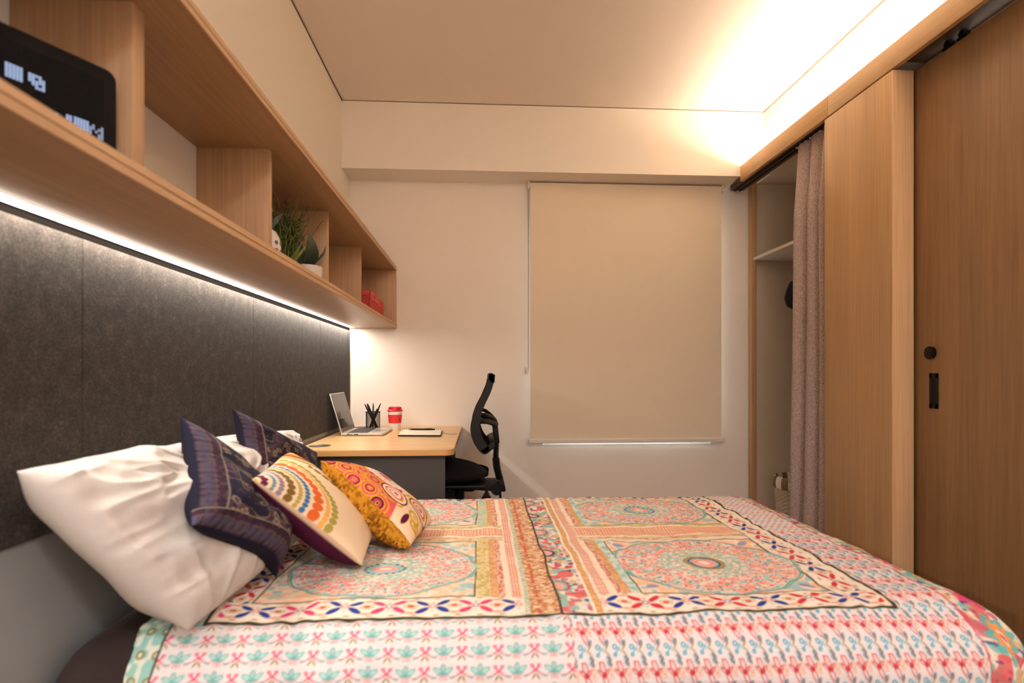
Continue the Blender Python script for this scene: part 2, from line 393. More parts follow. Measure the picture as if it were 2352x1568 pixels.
# ---------------------------------------------------------------- added cool fill light behind the camera, in an invented ceiling fitting
cf = thing('fill_light', (0.5, -1.0, CEIL), 'added round white fill light, unseen on the ceiling behind the view', 'fill light')
bm = bmesh.new(); lathe(bm, (0.5, -1.0, CEIL - 0.06), [(0.19, 0.0), (0.2, 0.02), (0.2, 0.06)]); obj('fill_housing', bm, M['white'], cf)
ld = bpy.data.lights.new('fill_lamp', 'AREA'); ld.shape = 'DISK'; ld.size = 0.36; ld.energy = FILL_W; ld.color = (0.78, 0.85, 1.0)
lo = bpy.data.objects.new('fill_lamp', ld); COL.objects.link(lo); lo.location = (0, 0, -0.065); lo.parent = cf

# added uplight for ceiling ambient, in an invented cove behind the camera
struct('fill_cove_shelf', box((WL, WBACK, 2.20), (BULK, WBACK + 0.16, 2.22)), M['white'])
struct('fill_cove_lip', box((WL, WBACK + 0.15, 2.20), (BULK, WBACK + 0.165, 2.29)), M['white'])
rl = bpy.data.lights.new('rear_fill_light', 'AREA'); rl.shape = 'RECTANGLE'; rl.size = 2.3; rl.size_y = 0.04; rl.energy = REAR_W; rl.color = WARM
ro = bpy.data.objects.new('rear_fill_light', rl); COL.objects.link(ro); ro.location = (0.45, WBACK + 0.08, 2.235); ro.rotation_euler = (PI, 0, 0)

# ---------------------------------------------------------------- roller blind
rb = thing('roller_blind', (0.9, 3.35, 0.63), 'beige roller blind pulled down over the window', 'blind')
nx, nz = 14, 60
xs = np.linspace(0.305, 1.497, nx); zs = np.linspace(0.644, 2.21, nz)
bm = bmesh.new(); bx(bm, (0.305, 3.349, 0.644), (1.497, 3.3505, 2.215)); obj('blind_fabric', bm, M['blind'], rb, smooth=False)
bm = bmesh.new()
prism(bm, [(3.335, 0.630), (3.339, 0.627), (3.358, 0.627), (3.360, 0.632), (3.360, 0.648), (3.354, 0.653), (3.342, 0.653), (3.336, 0.647)], 0.302, 1.505)
for v in bm.verts: v.co = (v.co.y, v.co.x, v.co.z)
obj('bottom_rail', bm, M['rail'], rb)
obj('rail_cap', box((0.294, 3.333, 0.625), (0.302, 3.362, 0.655), 0.002), M['rail'], rb)
obj('rail_cap', box((1.505, 3.333, 0.625), (1.514, 3.362, 0.655), 0.002), M['rail'], rb)
bm = bmesh.new(); cyl(bm, (0.30, 3.372, 2.203), (1.50, 3.372, 2.203), 0.021, seg=24); obj('roller_tube', bm, M['rail'], rb)
obj('head_bracket', box((0.288, 3.345, 2.18), (0.302, 3.398, 2.2245), 0.002), M['rail'], rb)
obj('head_bracket', box((1.499, 3.345, 2.18), (1.512, 3.398, 2.2245), 0.002), M['rail'], rb)
bm = bmesh.new()
for yy in (3.362, 3.378):
    n = 250
    for i in range(n):
        z = 1.075 + (2.19 - 1.075) * i / n
        bmesh.ops.create_icosphere(bm, subdivisions=1, radius=0.0024, matrix=Matrix.Translation((0.295, yy, z)))
ch = obj('bead_chain', bm, newmat('bead_chain_grey', (170, 168, 164), 0.35), rb); ch['kind'] = 'stuff'
bm = bmesh.new(); bx(bm, (0.277, 3.360, 1.052), (0.295, 3.399, 1.09), 0.004); cyl(bm, (0.285, 3.352, 1.073), (0.285, 3.36, 1.073), 0.009, seg=20)
obj('chain_cleat', bm, M['rail'], rb)

# ---------------------------------------------------------------- curtain
ct = thing('curtain', (1.61, 2.6, 0.02), 'taupe linen curtain gathered to one side of the wardrobe opening', 'curtain')
nu, nv = 260, 120
u = np.linspace(0, 1, nu)[:, None]; z = np.linspace(0.02, 2.196, nv)[None, :]
zz = (2.196 - z) / 2.18
folds = 2.9
spread = 0.285 + 0.03 * zz + 0.055 * np.clip(zz - 0.45, 0, 1)
y = 2.435 + spread * u
ph = 2 * PI * folds * (u ** 0.9) + 0.5 * np.sin(3.0 * zz + 4 * u) * zz + 0.25 * vn(u * 2, zz * 2, 3)
amp = 0.018 + 0.029 * np.clip(zz * 6, 0, 1) + 0.006 * vn(u * 4, zz * 2 + 3, 4)
sh_ = np.sin(ph / 2 + 0.5); x = 1.612 + amp * (1 - 2 * np.abs(sh_) ** 0.5) + 0.003 * vn(u * 9, zz * 3, 5) * zz
P = np.stack([x + 0 * z, y + 0 * z, z + 0 * u], -1)
P2 = P.copy(); P2[..., 0] += 0.002
grid_obj('curtain_cloth', P, M['curtain'], ct)
bm = bmesh.new()
bm.free()
for i in range(8):
    obj('curtain_hook', box((1.597, 2.44 + i * 0.038, 2.190), (1.612, 2.445 + i * 0.038, 2.203)), M['rail'], ct)

# ---------------------------------------------------------------- things in the wardrobe
jk = thing('jacket', (1.84, 2.97, 1.33), 'dark navy garment hanging in the wardrobe, half hidden by the curtain', 'jacket')
def blobby(name, prof, c, mat, par, sx=1, sy=1, seed=1, namp=0.012):
    bm = bmesh.new(); rr = lathe(bm, c, prof, 36, lambda r, z, t, k: r * (1 + 0.0 * t))
    bm.faces.new(rr[0][::-1]); bm.faces.new(rr[-1])
    for v in bm.verts:
        dx, dy = v.co.x - c[0], v.co.y - c[1]; n_ = mnoise.noise(Vector((v.co.x * 14 + seed, v.co.y * 14, v.co.z * 9)))
        v.co.x = c[0] + dx * sx * (1 + n_ * namp * 10); v.co.y = c[1] + dy * sy * (1 + n_ * namp * 10)
    return obj(name, bm, mat, par)
blobby('sleeve', [(0.07, 1.41), (0.105, 1.43), (0.125, 1.47), (0.115, 1.52), (0.085, 1.56), (0.04, 1.585), (0.015, 1.60)], (1.812, 2.97, 0), M['navycloth'], jk, 1.0, 0.55, 3, 0.02)
blobby('body', [(0.10, 0.98), (0.11, 1.1), (0.10, 1.3), (0.09, 1.5), (0.02, 1.58)], (1.90, 2.98, 0), M['navycloth'], jk, 0.95, 0.45, 5, 0.01)
bm = bmesh.new(); tube(bm, [(1.97, 2.98, 1.70), (1.965, 2.98, 1.655), (1.90, 2.98, 1.60), (1.85, 2.98, 1.585)], 0.003, 6); obj('hanger', bm, M['darkmetal'], jk)
gs = thing('scarf', (1.85, 2.90, 1.3), 'pale grey cloth hanging below the navy garment in the wardrobe', 'cloth')
blobby('scarf_cloth', [(0.01, 1.30), (0.05, 1.33), (0.085, 1.37), (0.07, 1.43), (0.04, 1.50), (0.02, 1.56)], (1.815, 2.885, 0), M['greycloth'], gs, 1.0, 0.4, 8, 0.03)

hp = thing('laundry_hamper', (1.86, 3.12, 0.05), 'tall white wicker laundry hamper with striped lining in the wardrobe', 'basket')
bm = bmesh.new(); hc = (1.862, 3.12, 0.05); rows = 96; prof = []
for k in range(rows + 1):
    q = k / rows; prof.append((0.112 + 0.020 * q, 0.36 * q))
def wv(r, z, t, k):
    row = k // 3; inner = k % 3
    return r + (0.0046 * math.sin(18 * t + PI * row)) * (1.0 if inner else 0.3) - (0.0028 if inner == 0 else 0)
rr = lathe(bm, hc, prof, 108, wv); bm.faces.new(rr[0][::-1]); obj('woven_body', bm, M['wicker'], hp)
# lining folded over the rim, striped
stripe = newmat('striped_lining', (220, 212, 196), 0.9)
tc = N(stripe, 'ShaderNodeTexCoord'); sp = N(stripe, 'ShaderNodeSeparateXYZ'); LK(stripe, tc.outputs['Object'], sp.inputs[0])
at_ = N(stripe, 'ShaderNodeMath', operation='ARCTAN2'); LK(stripe, sp.outputs[1], at_.inputs[0]); LK(stripe, sp.outputs[0], at_.inputs[1])
mu = N(stripe, 'ShaderNodeMath', operation='MULTIPLY'); mu.inputs[1].default_value = 10.0; LK(stripe, at_.outputs[0], mu.inputs[0])
si = N(stripe, 'ShaderNodeMath', operation='SINE'); LK(stripe, mu.outputs[0], si.inputs[0])
gt = N(stripe, 'ShaderNodeMath', operation='GREATER_THAN'); gt.inputs[1].default_value = 0.0; LK(stripe, si.outputs[0], gt.inputs[0])
LK(stripe, ramp(stripe, gt.outputs[0], [(0.0, (122, 104, 78)), (1.0, (222, 214, 200))]), bsdf(stripe).inputs['Base Color'])
bm = bmesh.new()
lathe(bm, hc, [(0.139, 0.335), (0.143, 0.35), (0.143, 0.375), (0.138, 0.395), (0.128, 0.402), (0.122, 0.39), (0.12, 0.34)], 72, lambda r, z, t, k: r + 0.003 * math.sin(9 * t))
obj('lining', bm, stripe, hp)
bm = bmesh.new(); pts = []
for i in range(41):
    a = PI * i / 40; pts.append((1.795 - 0.045 * math.cos(a) + 0.0, 3.03 + 0.0 * i, 0.44 + 0.055 * math.sin(a)))
tube(bm, pts, 0.007, 8)
for i in range(28):
    j = i / 28 * 40; a = PI * j / 40; c_ = (1.795 - 0.045 * math.cos(a), 3.03, 0.44 + 0.055 * math.sin(a))
    bmesh.ops.create_icosphere(bm, subdivisions=1, radius=0.0085, matrix=Matrix.Translation(c_))
obj('handle', bm, M['wicker'], hp)

# ---------------------------------------------------------------- desk
dk = thing('desk', (-0.45, 2.86, 0), 'light wood desk with charcoal end panels against the felt board and window wall', 'desk')
def rrect(x0, y0, x1, y1, r, corners, seg=10):
    pts = []
    for cx, cy, a0, key in ((x1 - r, y0 + r, -90, 'br'), (x1 - r, y1 - r, 0, 'tr'), (x0 + r, y1 - r, 90, 'tl'), (x0 + r, y0 + r, 180, 'bl')):
        if key in corners:
            for i in range(seg + 1):
                a = math.radians(a0 + 90 * i / seg); pts.append((cx + r * math.cos(a), cy + r * math.sin(a)))
        else: pts.append({'br': (x1, y0), 'tr': (x1, y1), 'tl': (x0, y1), 'bl': (x0, y0)}[key])
    return pts
def plate(bm, pts, z0, z1, bev=0.0):
    a = [bm.verts.new((x, y, z0)) for x, y in pts]; b = [bm.verts.new((x, y, z1)) for x, y in pts]; n = len(pts)
    f0 = bm.faces.new(a[::-1]); f1 = bm.faces.new(b)
    for i in range(n): bm.faces.new((a[i], a[(i + 1) % n], b[(i + 1) % n], b[i]))
    if bev: bmesh.ops.bevel(bm, geom=list(set(f0.edges) | set(f1.edges)), offset=bev, segments=2, profile=0.5, affect='EDGES')
DXR = -0.112
bm = bmesh.new(); plate(bm, rrect(-0.773, 2.322, DXR, 3.397, 0.045, ('br',)), 0.705, 0.7295); obj('desktop', bm, M['desk'], dk)
bm = bmesh.new(); plate(bm, rrect(-0.7735, 2.3205, DXR + 0.0015, 3.3975, 0.046, ('br',)), 0.7048, 0.7285, 0.0012); obj('edge_band', bm, M['desk_edge'], dk)
obj('end_panel', box((-0.77, 2.36, 0.02), (-0.150, 2.385, 0.7045), 0.001), M['charcoal'], dk)
obj('end_panel', box((-0.77, 3.33, 0.02), (-0.150, 3.355, 0.7045), 0.001), M['charcoal'], dk)
obj('modesty_panel', box((-0.70, 2.386, 0.25), (-0.68, 3.329, 0.7045), 0.001), M['charcoal'], dk)
for yy in (2.3725, 3.3425):
    bm = bmesh.new()
    bx(bm, (-0.76, yy - 0.025, 0), (-0.14, yy + 0.025, 0.02), 0.002); obj('foot_rail', bm, M['darkmetal'], dk)
for (gx, gy) in ((-0.705, 2.475), (-0.705, 3.33)):
    bm = bmesh.new(); lathe(bm, (gx, gy, 0.7295), [(0.046, 0.0), (0.046, 0.0022), (0.041, 0.003), (0.038, 0.0012), (0.0, 0.0012)], 40); g = obj('cable_grommet', bm, M['grommet'], dk)
    obj('cable_slot', box((gx + 0.008, gy - 0.014, 0.7307), (gx + 0.034, gy + 0.014, 0.7311)), M['black'], g)

# laptop
lp = thing('laptop', (-0.60, 3.02, 0.73), 'open silver laptop with dark screen on the desk', 'laptop')
lx0, lx1, ly0, ly1, lz = -0.712, -0.497, 2.868, 3.162, 0.7298
bm = bmesh.new(); plate(bm, rrect(lx0, ly0, lx1, ly1, 0.012, ('br', 'tr')), lz + 0.003, lz + 0.014, 0.0015); bs = obj('base', bm, M['alu'], lp)
bm = bmesh.new(); plate(bm, rrect(lx0 + 0.006, ly0 + 0.006, lx1 - 0.006, ly1 - 0.006, 0.01, ('br', 'tr')), lz, lz + 0.003); obj('underside', bm, M['black'], lp)
bm = bmesh.new()
for r in range(6):
    for c in range(14):
        a = lx0 + 0.028 + r * 0.0175; b = ly0 + 0.018 + c * 0.0202
        bx(bm, (a, b, lz + 0.0138), (a + 0.0145, b + 0.0172, lz + 0.0153))
kb = obj('keyboard', bm, M['keys'], lp); kb['kind'] = 'stuff'
obj('touchpad', box((lx1 - 0.068, ly0 + 0.10, lz + 0.0139), (lx1 - 0.012, ly1 - 0.10, lz + 0.0143)), newmat('touchpad_grey', (150, 144, 140), 0.3, 0.3), lp)
bm = bmesh.new()
for a, wdt in ((0.030, 0.016), (0.052, 0.005), (0.066, 0.022)): bx(bm, (lx0 + a, ly0 - 0.0006, lz + 0.006), (lx0 + a + wdt, ly0 + 0.001, lz + 0.0105))
obj('port', bm, M['black'], lp)
tilt = Matrix.Rotation(math.radians(-16.5), 3, 'Y'); pv = (lx0 + 0.004, 0, lz + 0.014)
bm = bmesh.new(); vs = bx(bm, (lx0, ly0, lz + 0.013), (lx0 + 0.006, ly1, lz + 0.225), 0.0025, rot=tilt, piv=pv); obj('lid', bm, M['alu'], lp)
bm = bmesh.new(); bx(bm, (lx0 + 0.0055, ly0 + 0.004, lz + 0.017), (lx0 + 0.0068, ly1 - 0.004, lz + 0.221), rot=tilt, piv=pv)
bz = obj('screen_bezel', bm, newmat('bezel_grey', (96, 88, 82), 0.4, 0.2), lp)
bm = bmesh.new(); bx(bm, (lx0 + 0.0066, ly0 + 0.010, lz + 0.038), (lx0 + 0.0073, ly1 - 0.010, lz + 0.208), rot=tilt, piv=pv); obj('screen', bm, M['screen'], lp)

# pen cup
pc = thing('pen_cup', (-0.620, 3.235, 0.73), 'black wire mesh pen cup on the desk beside the laptop', 'pen cup')
c0 = (-0.620, 3.235); R = 0.040
bm = bmesh.new(); lathe(bm, (c0[0], c0[1], 0.7297), [(0.0, 0.002), (R, 0.002), (R + 0.001, 0.0), (R + 0.001, 0.006), (R - 0.001, 0.006)], 40); obj('base_ring', bm, M['black'], pc)
bm = bmesh.new(); tube(bm, [(c0[0] + (R + 0.001) * math.cos(a), c0[1] + (R + 0.001) * math.sin(a), 0.829) for a in np.linspace(0, 2 * PI, 48, endpoint=False)], 0.0022, 8, True); obj('rim', bm, M['black'], pc)
bm = bmesh.new(); NW = 64
for k in range(NW):
    for sg in (1, -1):
        a0 = 2 * PI * k / NW; prev = None
        pts = [(c0[0] + R * math.cos(a0 + sg * q * 1.3), c0[1] + R * math.sin(a0 + sg * q * 1.3), 0.734 + 0.095 * q) for q in np.linspace(0, 1, 9)]
        tube(bm, pts, 0.00042, 3)
ms = obj('wire_mesh', bm, M['black'], pc); ms['kind'] = 'stuff'
pens = [((0.022, -0.012), (-0.046, -0.010), 0.147), ((0.016, 0.006), (-0.037, 0.008), 0.145), ((0.024, 0.014), (-0.030, -0.004), 0.148), ((-0.020, -0.014), (0.026, -0.010), 0.118),
        ((-0.022, 0.010), (0.044, 0.004), 0.148), ((0.004, -0.024), (-0.002, 0.020), 0.148), ((-0.012, -0.020), (0.034, 0.012), 0.124), ((0.012, 0.02), (-0.018, -0.02), 0.116)]
penlab = ['black pen in the mesh cup, leaning furthest to the wall with the felt board', 'black pen in the mesh cup, second from the felt board', 'black pen in the mesh cup, third from the felt board',
          'short black pen inside the mesh cup leaning toward the red cup', 'black pen in the mesh cup leaning furthest toward the red cup', 'black pen standing upright in the middle of the mesh cup', 'black pen in the mesh cup crossing low toward the red cup', 'short black pen low at the back of the mesh cup']
for (a, b, h), lb in zip(pens, penlab):
    t = thing('pen', (c0[0] + a[0], c0[1] + a[1], 0.733), lb, 'pen', 'pens in the mesh cup')
    p = Vector((c0[0] + a[0], c0[1] + a[1], 0.735)); q = Vector((c0[0] + b[0], c0[1] + b[1], 0.73 + h)); d_ = (q - p)
    bm = bmesh.new(); cyl(bm, p, p + d_ * 0.84, 0.0042, seg=12); obj('barrel', bm, M['black'], t)
    bm = bmesh.new(); cyl(bm, p + d_ * 0.84, q, 0.0046, 0.0018, seg=12); obj('cap', bm, M['black'], t)

# coffee cup
cp = thing('travel_cup', (-0.489, 3.205, 0.73), 'white travel cup with red lid and red sleeve on the desk', 'cup')
cc = (-0.489, 3.205, 0.7297)
bm = bmesh.new(); lathe(bm, cc, [(0.0, 0.0), (0.0285, 0.0), (0.030, 0.003), (0.0405, 0.105), (0.041, 0.108), (0.038, 0.108)], 48); obj('body', bm, M['cupwhite'], cp)
bm = bmesh.new(); lathe(bm, cc, [(0.0345, 0.038), (0.0358, 0.039), (0.0398, 0.084), (0.0402, 0.0865), (0.0385, 0.0868)], 48); sl = obj('sleeve', bm, M['redsleeve'], cp)
bm = bmesh.new(); lathe(bm, cc, [(0.040, 0.104), (0.0445, 0.106), (0.0448, 0.110), (0.042, 0.113), (0.038, 0.116), (0.0365, 0.1285), (0.034, 0.1295), (0.033, 0.126), (0.0, 0.126)], 48); obj('lid', bm, M['redlid'], cp)
# small dark emblem on the sleeve and small grey print on the wall of the cup
def oncyl(r, ang, z): return (cc[0] + r * math.cos(ang), cc[1] + r * math.sin(ang), cc[2] + z)
bm = bmesh.new(); a0 = -0.72
for k in range(6):
    th = 2 * PI * k / 6 + 0.3; q0 = oncyl(0.0386, a0, 0.061); q1 = oncyl(0.0386, a0 + 0.11 * math.cos(th), 0.061 + 0.0075 * math.sin(th))
    tube(bm, [q0, q1], [0.0017, 0.0008], 6)
obj('emblem', bm, newmat('emblem_dark', (70, 20, 22), 0.6), sl)
bm = bmesh.new()
for k in range(4):
    a = a0 + k * 0.07; tube(bm, [oncyl(0.0394, a, 0.093), oncyl(0.0396, a + 0.03, 0.0965)], 0.0005, 5); tube(bm, [oncyl(0.0396, a + 0.03, 0.0965), oncyl(0.0394, a + 0.045, 0.093)], 0.0005, 5)
obj('print_mark', bm, newmat('print_grey', (150, 140, 136), 0.6), cp)

# notebook, pen, ribbon
nb = thing('notebook', (-0.31, 2.96, 0.73), 'open spiral notebook with black cover lying on the desk', 'notebook')
n0 = (-0.418, 2.835); n1 = (-0.200, 2.815); n2 = (-0.210, 3.085); n3 = (-0.428, 3.105)
def quadplate(bm, q, z0, z1):
    vs = [bm.verts.new((*p, z0)) for p in q] + [bm.verts.new((*p, z1)) for p in q]
    for f in ((3, 2, 1, 0), (4, 5, 6, 7), (0, 1, 5, 4), (1, 2, 6, 5), (2, 3, 7, 6), (3, 0, 4, 7)): bm.faces.new([vs[i] for i in f])
bm = bmesh.new(); quadplate(bm, (n0, n1, n2, n3), 0.7297, 0.7372); obj('cover', bm, M['black'], nb)
ins = lambda q, e: [(p[0] + (e if p[0] < -0.3 else -e), p[1] + (e if p[1] < 2.96 else -e)) for p in q]
bm = bmesh.new(); quadplate(bm, ins((n0, n1, n2, n3), 0.002), 0.7372, 0.740); obj('pages', bm, M['paper'], nb)
bm = bmesh.new()
for k in range(18):
    q = (k + 0.7) / 18.6; x_ = n3[0] + (n2[0] - n3[0]) * q; y_ = n3[1] + (n2[1] - n3[1]) * q - 0.012
    bm2 = [(x_, y_ - 0.006 * math.cos(a) + 0.008, 0.7385 + 0.006 * math.sin(a)) for a in np.linspace(-0.4, PI + 0.4, 9)]; tube(bm, bm2, 0.0008, 5)
    cyl(bm, (x_, y_ - 0.004, 0.7400), (x_, y_ - 0.004, 0.7405), 0.0017, seg=8)
s_ = obj('spiral_binding', bm, M['black'], nb); s_['kind'] = 'stuff'
bm = bmesh.new(); tube(bm, catmull([(-0.207, 3.0, 0.7345), (-0.19, 2.97, 0.7312), (-0.16, 2.93, 0.7305), (-0.135, 2.935, 0.7305), (-0.122, 2.96, 0.7305)], 6), 0.0009, 5); obj('ribbon', bm, M['grommet'], nb)
pn = thing('pen', (-0.31, 3.05, 0.7405), 'black pen lying across the open notebook', 'pen')
bm = bmesh.new(); cyl(bm, (-0.372, 3.052, 0.7452), (-0.262, 3.042, 0.7452), 0.0045, seg=14); obj('barrel', bm, M['black'], pn)
bm = bmesh.new(); cyl(bm, (-0.372, 3.052, 0.7452), (-0.392, 3.054, 0.7452), 0.0045, 0.001, seg=14); obj('tip', bm, M['black'], pn)
bm = bmesh.new(); bx(bm, (-0.30, 3.038, 0.7495), (-0.265, 3.042, 0.7508)); cyl(bm, (-0.262, 3.042, 0.7452), (-0.248, 3.0407, 0.7452), 0.0042, seg=14); obj('clip', bm, M['black'], pn)

# ---------------------------------------------------------------- office chair, seen from the side, facing the desk
oc = thing('office_chair', (-0.10, 2.90, 0), 'black mesh-back office chair tucked toward the desk', 'chair')
CY = 2.90; kx = 0.4555 / 980; X0 = -0.233; Zt = 1.09; kz = kx
def cz(px, py): return (X0 + px * kx, Zt - py * kz)
front = [(590, 85), (572, 200), (540, 280), (505, 362), (455, 455), (425, 530), (405, 600), (399, 670), (408, 740), (430, 800), (458, 850), (495, 900), (528, 928)]
rear = [(655, 105), (640, 190), (612, 280), (580, 350), (545, 425), (520, 490), (502, 560), (498, 640), (506, 700), (525, 760), (552, 810), (588, 850), (600, 885)]
fr3 = catmull([(*cz(*p), 0) for p in front], 4); re3 = catmull([(*cz(*p), 0) for p in rear], 4)
def strip(bm, A, B, y0, y1):
    poly = [(p[0], p[1]) for p in A] + [(p[0], p[1]) for p in B[::-1]]; prism(bm, poly, y0, y1)
half = 0.225
bowl = lambda y: 0.0
for sgn in (-1, 1):
    bm = bmesh.new(); ys = sorted((CY + sgn * half, CY + sgn * (half - 0.028)))
    strip(bm, fr3, re3, *ys); obj('back_side_frame', bm, M['black'], oc)
# mesh fabric between, slightly dished
nuu, nvv = len(fr3), 13
Pm = np.zeros((nuu, nvv, 3))
for i in range(nuu):
    for j in range(nvv):
        q = j / (nvv - 1) * 2 - 1; w_ = 0.35 + 0.012 * (1 - q * q) * 8
        Pm[i, j] = (fr3[i][0] + 0.006 + 0.014 * (1 - q * q), CY + q * (half - 0.02), fr3[i][1])
grid_obj('back_mesh', Pm, M['blacksoft'], oc)
bm = bmesh.new(); a = cz(590, 85); b = cz(657, 100); c_ = cz(650, 185); d_ = cz(620, 190)
prism(bm, [a, cz(620, 80), b, c_, d_, cz(583, 150)], CY - half, CY + half, 0.003); obj('top_bar', bm, M['black'], oc)
bm = bmesh.new(); prism(bm, [cz(495, 885), cz(545, 935), cz(580, 920), cz(630, 880), cz(660, 850), cz(655, 795), cz(600, 818), cz(580, 850), cz(560, 870)], CY - half, CY + half, 0.003); obj('bottom_bar', bm, M['black'], oc)
for sgn in (-1, 1):
    bm = bmesh.new()
    arm = catmull([(*cz(438, 590), CY + sgn * 0.20), (*cz(520, 588), CY + sgn * 0.19), (*cz(590, 605), CY + sgn * 0.13), (*cz(640, 632), CY + sgn * 0.07), (*cz(676, 655), CY + sgn * 0.02)], 6)
    tube(bm, [(p[0], p[2], p[1]) for p in arm], 0.0145, 10); obj('lumbar_arm', bm, M['black'], oc)
    bm = bmesh.new()
    arm = catmull([(*cz(505, 520), CY + sgn * 0.20), (*cz(560, 528), CY + sgn * 0.17), (*cz(620, 565), CY + sgn * 0.09), (*cz(672, 618), CY + sgn * 0.03)], 6)
    tube(bm, [(p[0], p[2], p[1]) for p in arm], 0.010, 10); obj('upper_arm', bm, M['black'], oc)
bm = bmesh.new(); prism(bm, [cz(632, 625), cz(655, 600), cz(688, 610), cz(697, 660), cz(718, 850), cz(716, 866), cz(655, 862), cz(640, 700)], CY - 0.03, CY + 0.03, 0.003); obj('spine_post', bm, M['black'], oc)
bm = bmesh.new(); cl = catmull([(*cz(685, 855), CY), (*cz(680, 950), CY), (*cz(678, 1050), CY), (*cz(690, 1150), CY), (*cz(722, 1275), CY)], 30)
n = len(cl); rd = [0.0125 + 0.004 * (1 if (i // 2) % 2 else -0.4) + (0.004 if i > n * 0.47 else 0) for i in range(n)]
tube(bm, [(p[0], p[2], p[1]) for p in cl], rd, 16); obj('bellows', bm, M['black'], oc)
# seat cushion: superellipse block
def cushion_block(bm, x0, x1, y0, y1, z0, z1, ex=3.0):
    res = bmesh.ops.create_uvsphere(bm, u_segments=48, v_segments=24, radius=1.0); vs = res['verts']
    for v in vs:
        p = v.co.normalized(); 
        q = [math.copysign(abs(t) ** (2 / ex), t) for t in p]; m_ = 1.0
        v.co = Vector(((x0 + x1) / 2 + q[0] * (x1 - x0) / 2, (y0 + y1) / 2 + q[1] * (y1 - y0) / 2, (z0 + z1) / 2 + q[2] * (z1 - z0) / 2))
bm = bmesh.new(); sx1 = cz(598, 0)[0]; zt = cz(0, 1045)[1]; zb = cz(0, 1285)[1]
cushion_block(bm, sx1 - 0.48, sx1, CY - 0.24, CY + 0.24, zb, zt - 0.002, 2.35)
for v in bm.verts:
    q = max(0, (v.co.x - (sx1 - 0.30)) / 0.30); 
    if v.co.z > (zt + zb) / 2: v.co.z -= 0.035 * q ** 2
obj('seat', bm, M['blacksoft'], oc)
bm = bmesh.new(); a = cz(560, 1283); bx(bm, (sx1 - 0.42, CY - 0.19, cz(0, 1305)[1]), (sx1 - 0.02, CY + 0.19, cz(0, 1270)[1]), 0.006); obj('seat_pan', bm, M['black'], oc)
bm = bmesh.new(); prism(bm, [cz(190, 1300), cz(560, 1300), cz(565, 1285), cz(680, 1285), cz(680, 1410), cz(600, 1380), cz(520, 1385), cz(440, 1370), cz(415, 1395), cz(330, 1392), cz(310, 1370), cz(190, 1385)], CY - 0.055, CY + 0.055, 0.003); obj('mechanism', bm, M['black'], oc)
bm = bmesh.new(); p_ = cz(682, 1370); cyl(bm, (p_[0], CY - 0.07, p_[1]), (p_[0], CY + 0.07, p_[1]), 0.0285, seg=32); obj('pivot_knob', bm, M['black'], oc)
bm = bmesh.new(); prism(bm, [cz(700, 1280), cz(765, 1280), cz(788, 1395), cz(770, 1412), cz(730, 1400)], CY - 0.035, CY + 0.035, 0.003); obj('back_bracket', bm, M['black'], oc)
bm = bmesh.new(); prism(bm, [cz(555, 1370), cz(585, 1370), cz(590, 1405), cz(618, 1440), cz(618, 1465), cz(600, 1483), cz(532, 1483), cz(516, 1465), cz(518, 1440), cz(550, 1405)], CY - 0.10, CY - 0.085, 0.003); obj('tension_lever', bm, M['black'], oc)
bm = bmesh.new(); tube(bm, [(*[cz(720, 1410)[0]], CY - 0.05, cz(0, 1410)[1]), (cz(728, 0)[0], CY - 0.05, cz(0, 1485)[1])], 0.0065, 8); obj('height_lever', bm, M['black'], oc)
gx = cz(270, 0)[0]
bm = bmesh.new(); cyl(bm, (gx, CY, 0.11), (gx, CY, cz(0, 1395)[1]), 0.025, seg=28); obj('outer_column', bm, M['black'], oc)
bm = bmesh.new(); cyl(bm, (gx, CY, cz(0, 1400)[1]), (gx, CY, cz(0, 1360)[1]), 0.012, seg=20); obj('gas_lift', bm, M['metal'], oc)
for k in range(5):
    a = 2 * PI * k / 5 + 0.3; ex_ = (gx + 0.25 * math.cos(a), CY + 0.25 * math.sin(a))
    bm = bmesh.new(); tube(bm, [(gx, CY, 0.125), (gx + 0.12 * math.cos(a), CY + 0.12 * math.sin(a), 0.105), (*ex_, 0.08)], [0.024, 0.019, 0.013], 10); lg = obj('leg', bm, M['black'], oc)
    bm = bmesh.new(); tx, ty = -math.sin(a), math.cos(a)
    for s in (-1, 1): cyl(bm, (ex_[0] + tx * 0.008 * s, ex_[1] + ty * 0.008 * s, 0.028), (ex_[0] + tx * 0.024 * s, ex_[1] + ty * 0.024 * s, 0.028), 0.028, seg=20)
    cyl(bm, (*ex_, 0.03), (*ex_, 0.085), 0.006, seg=10)
    obj('caster', bm, M['black'], lg)

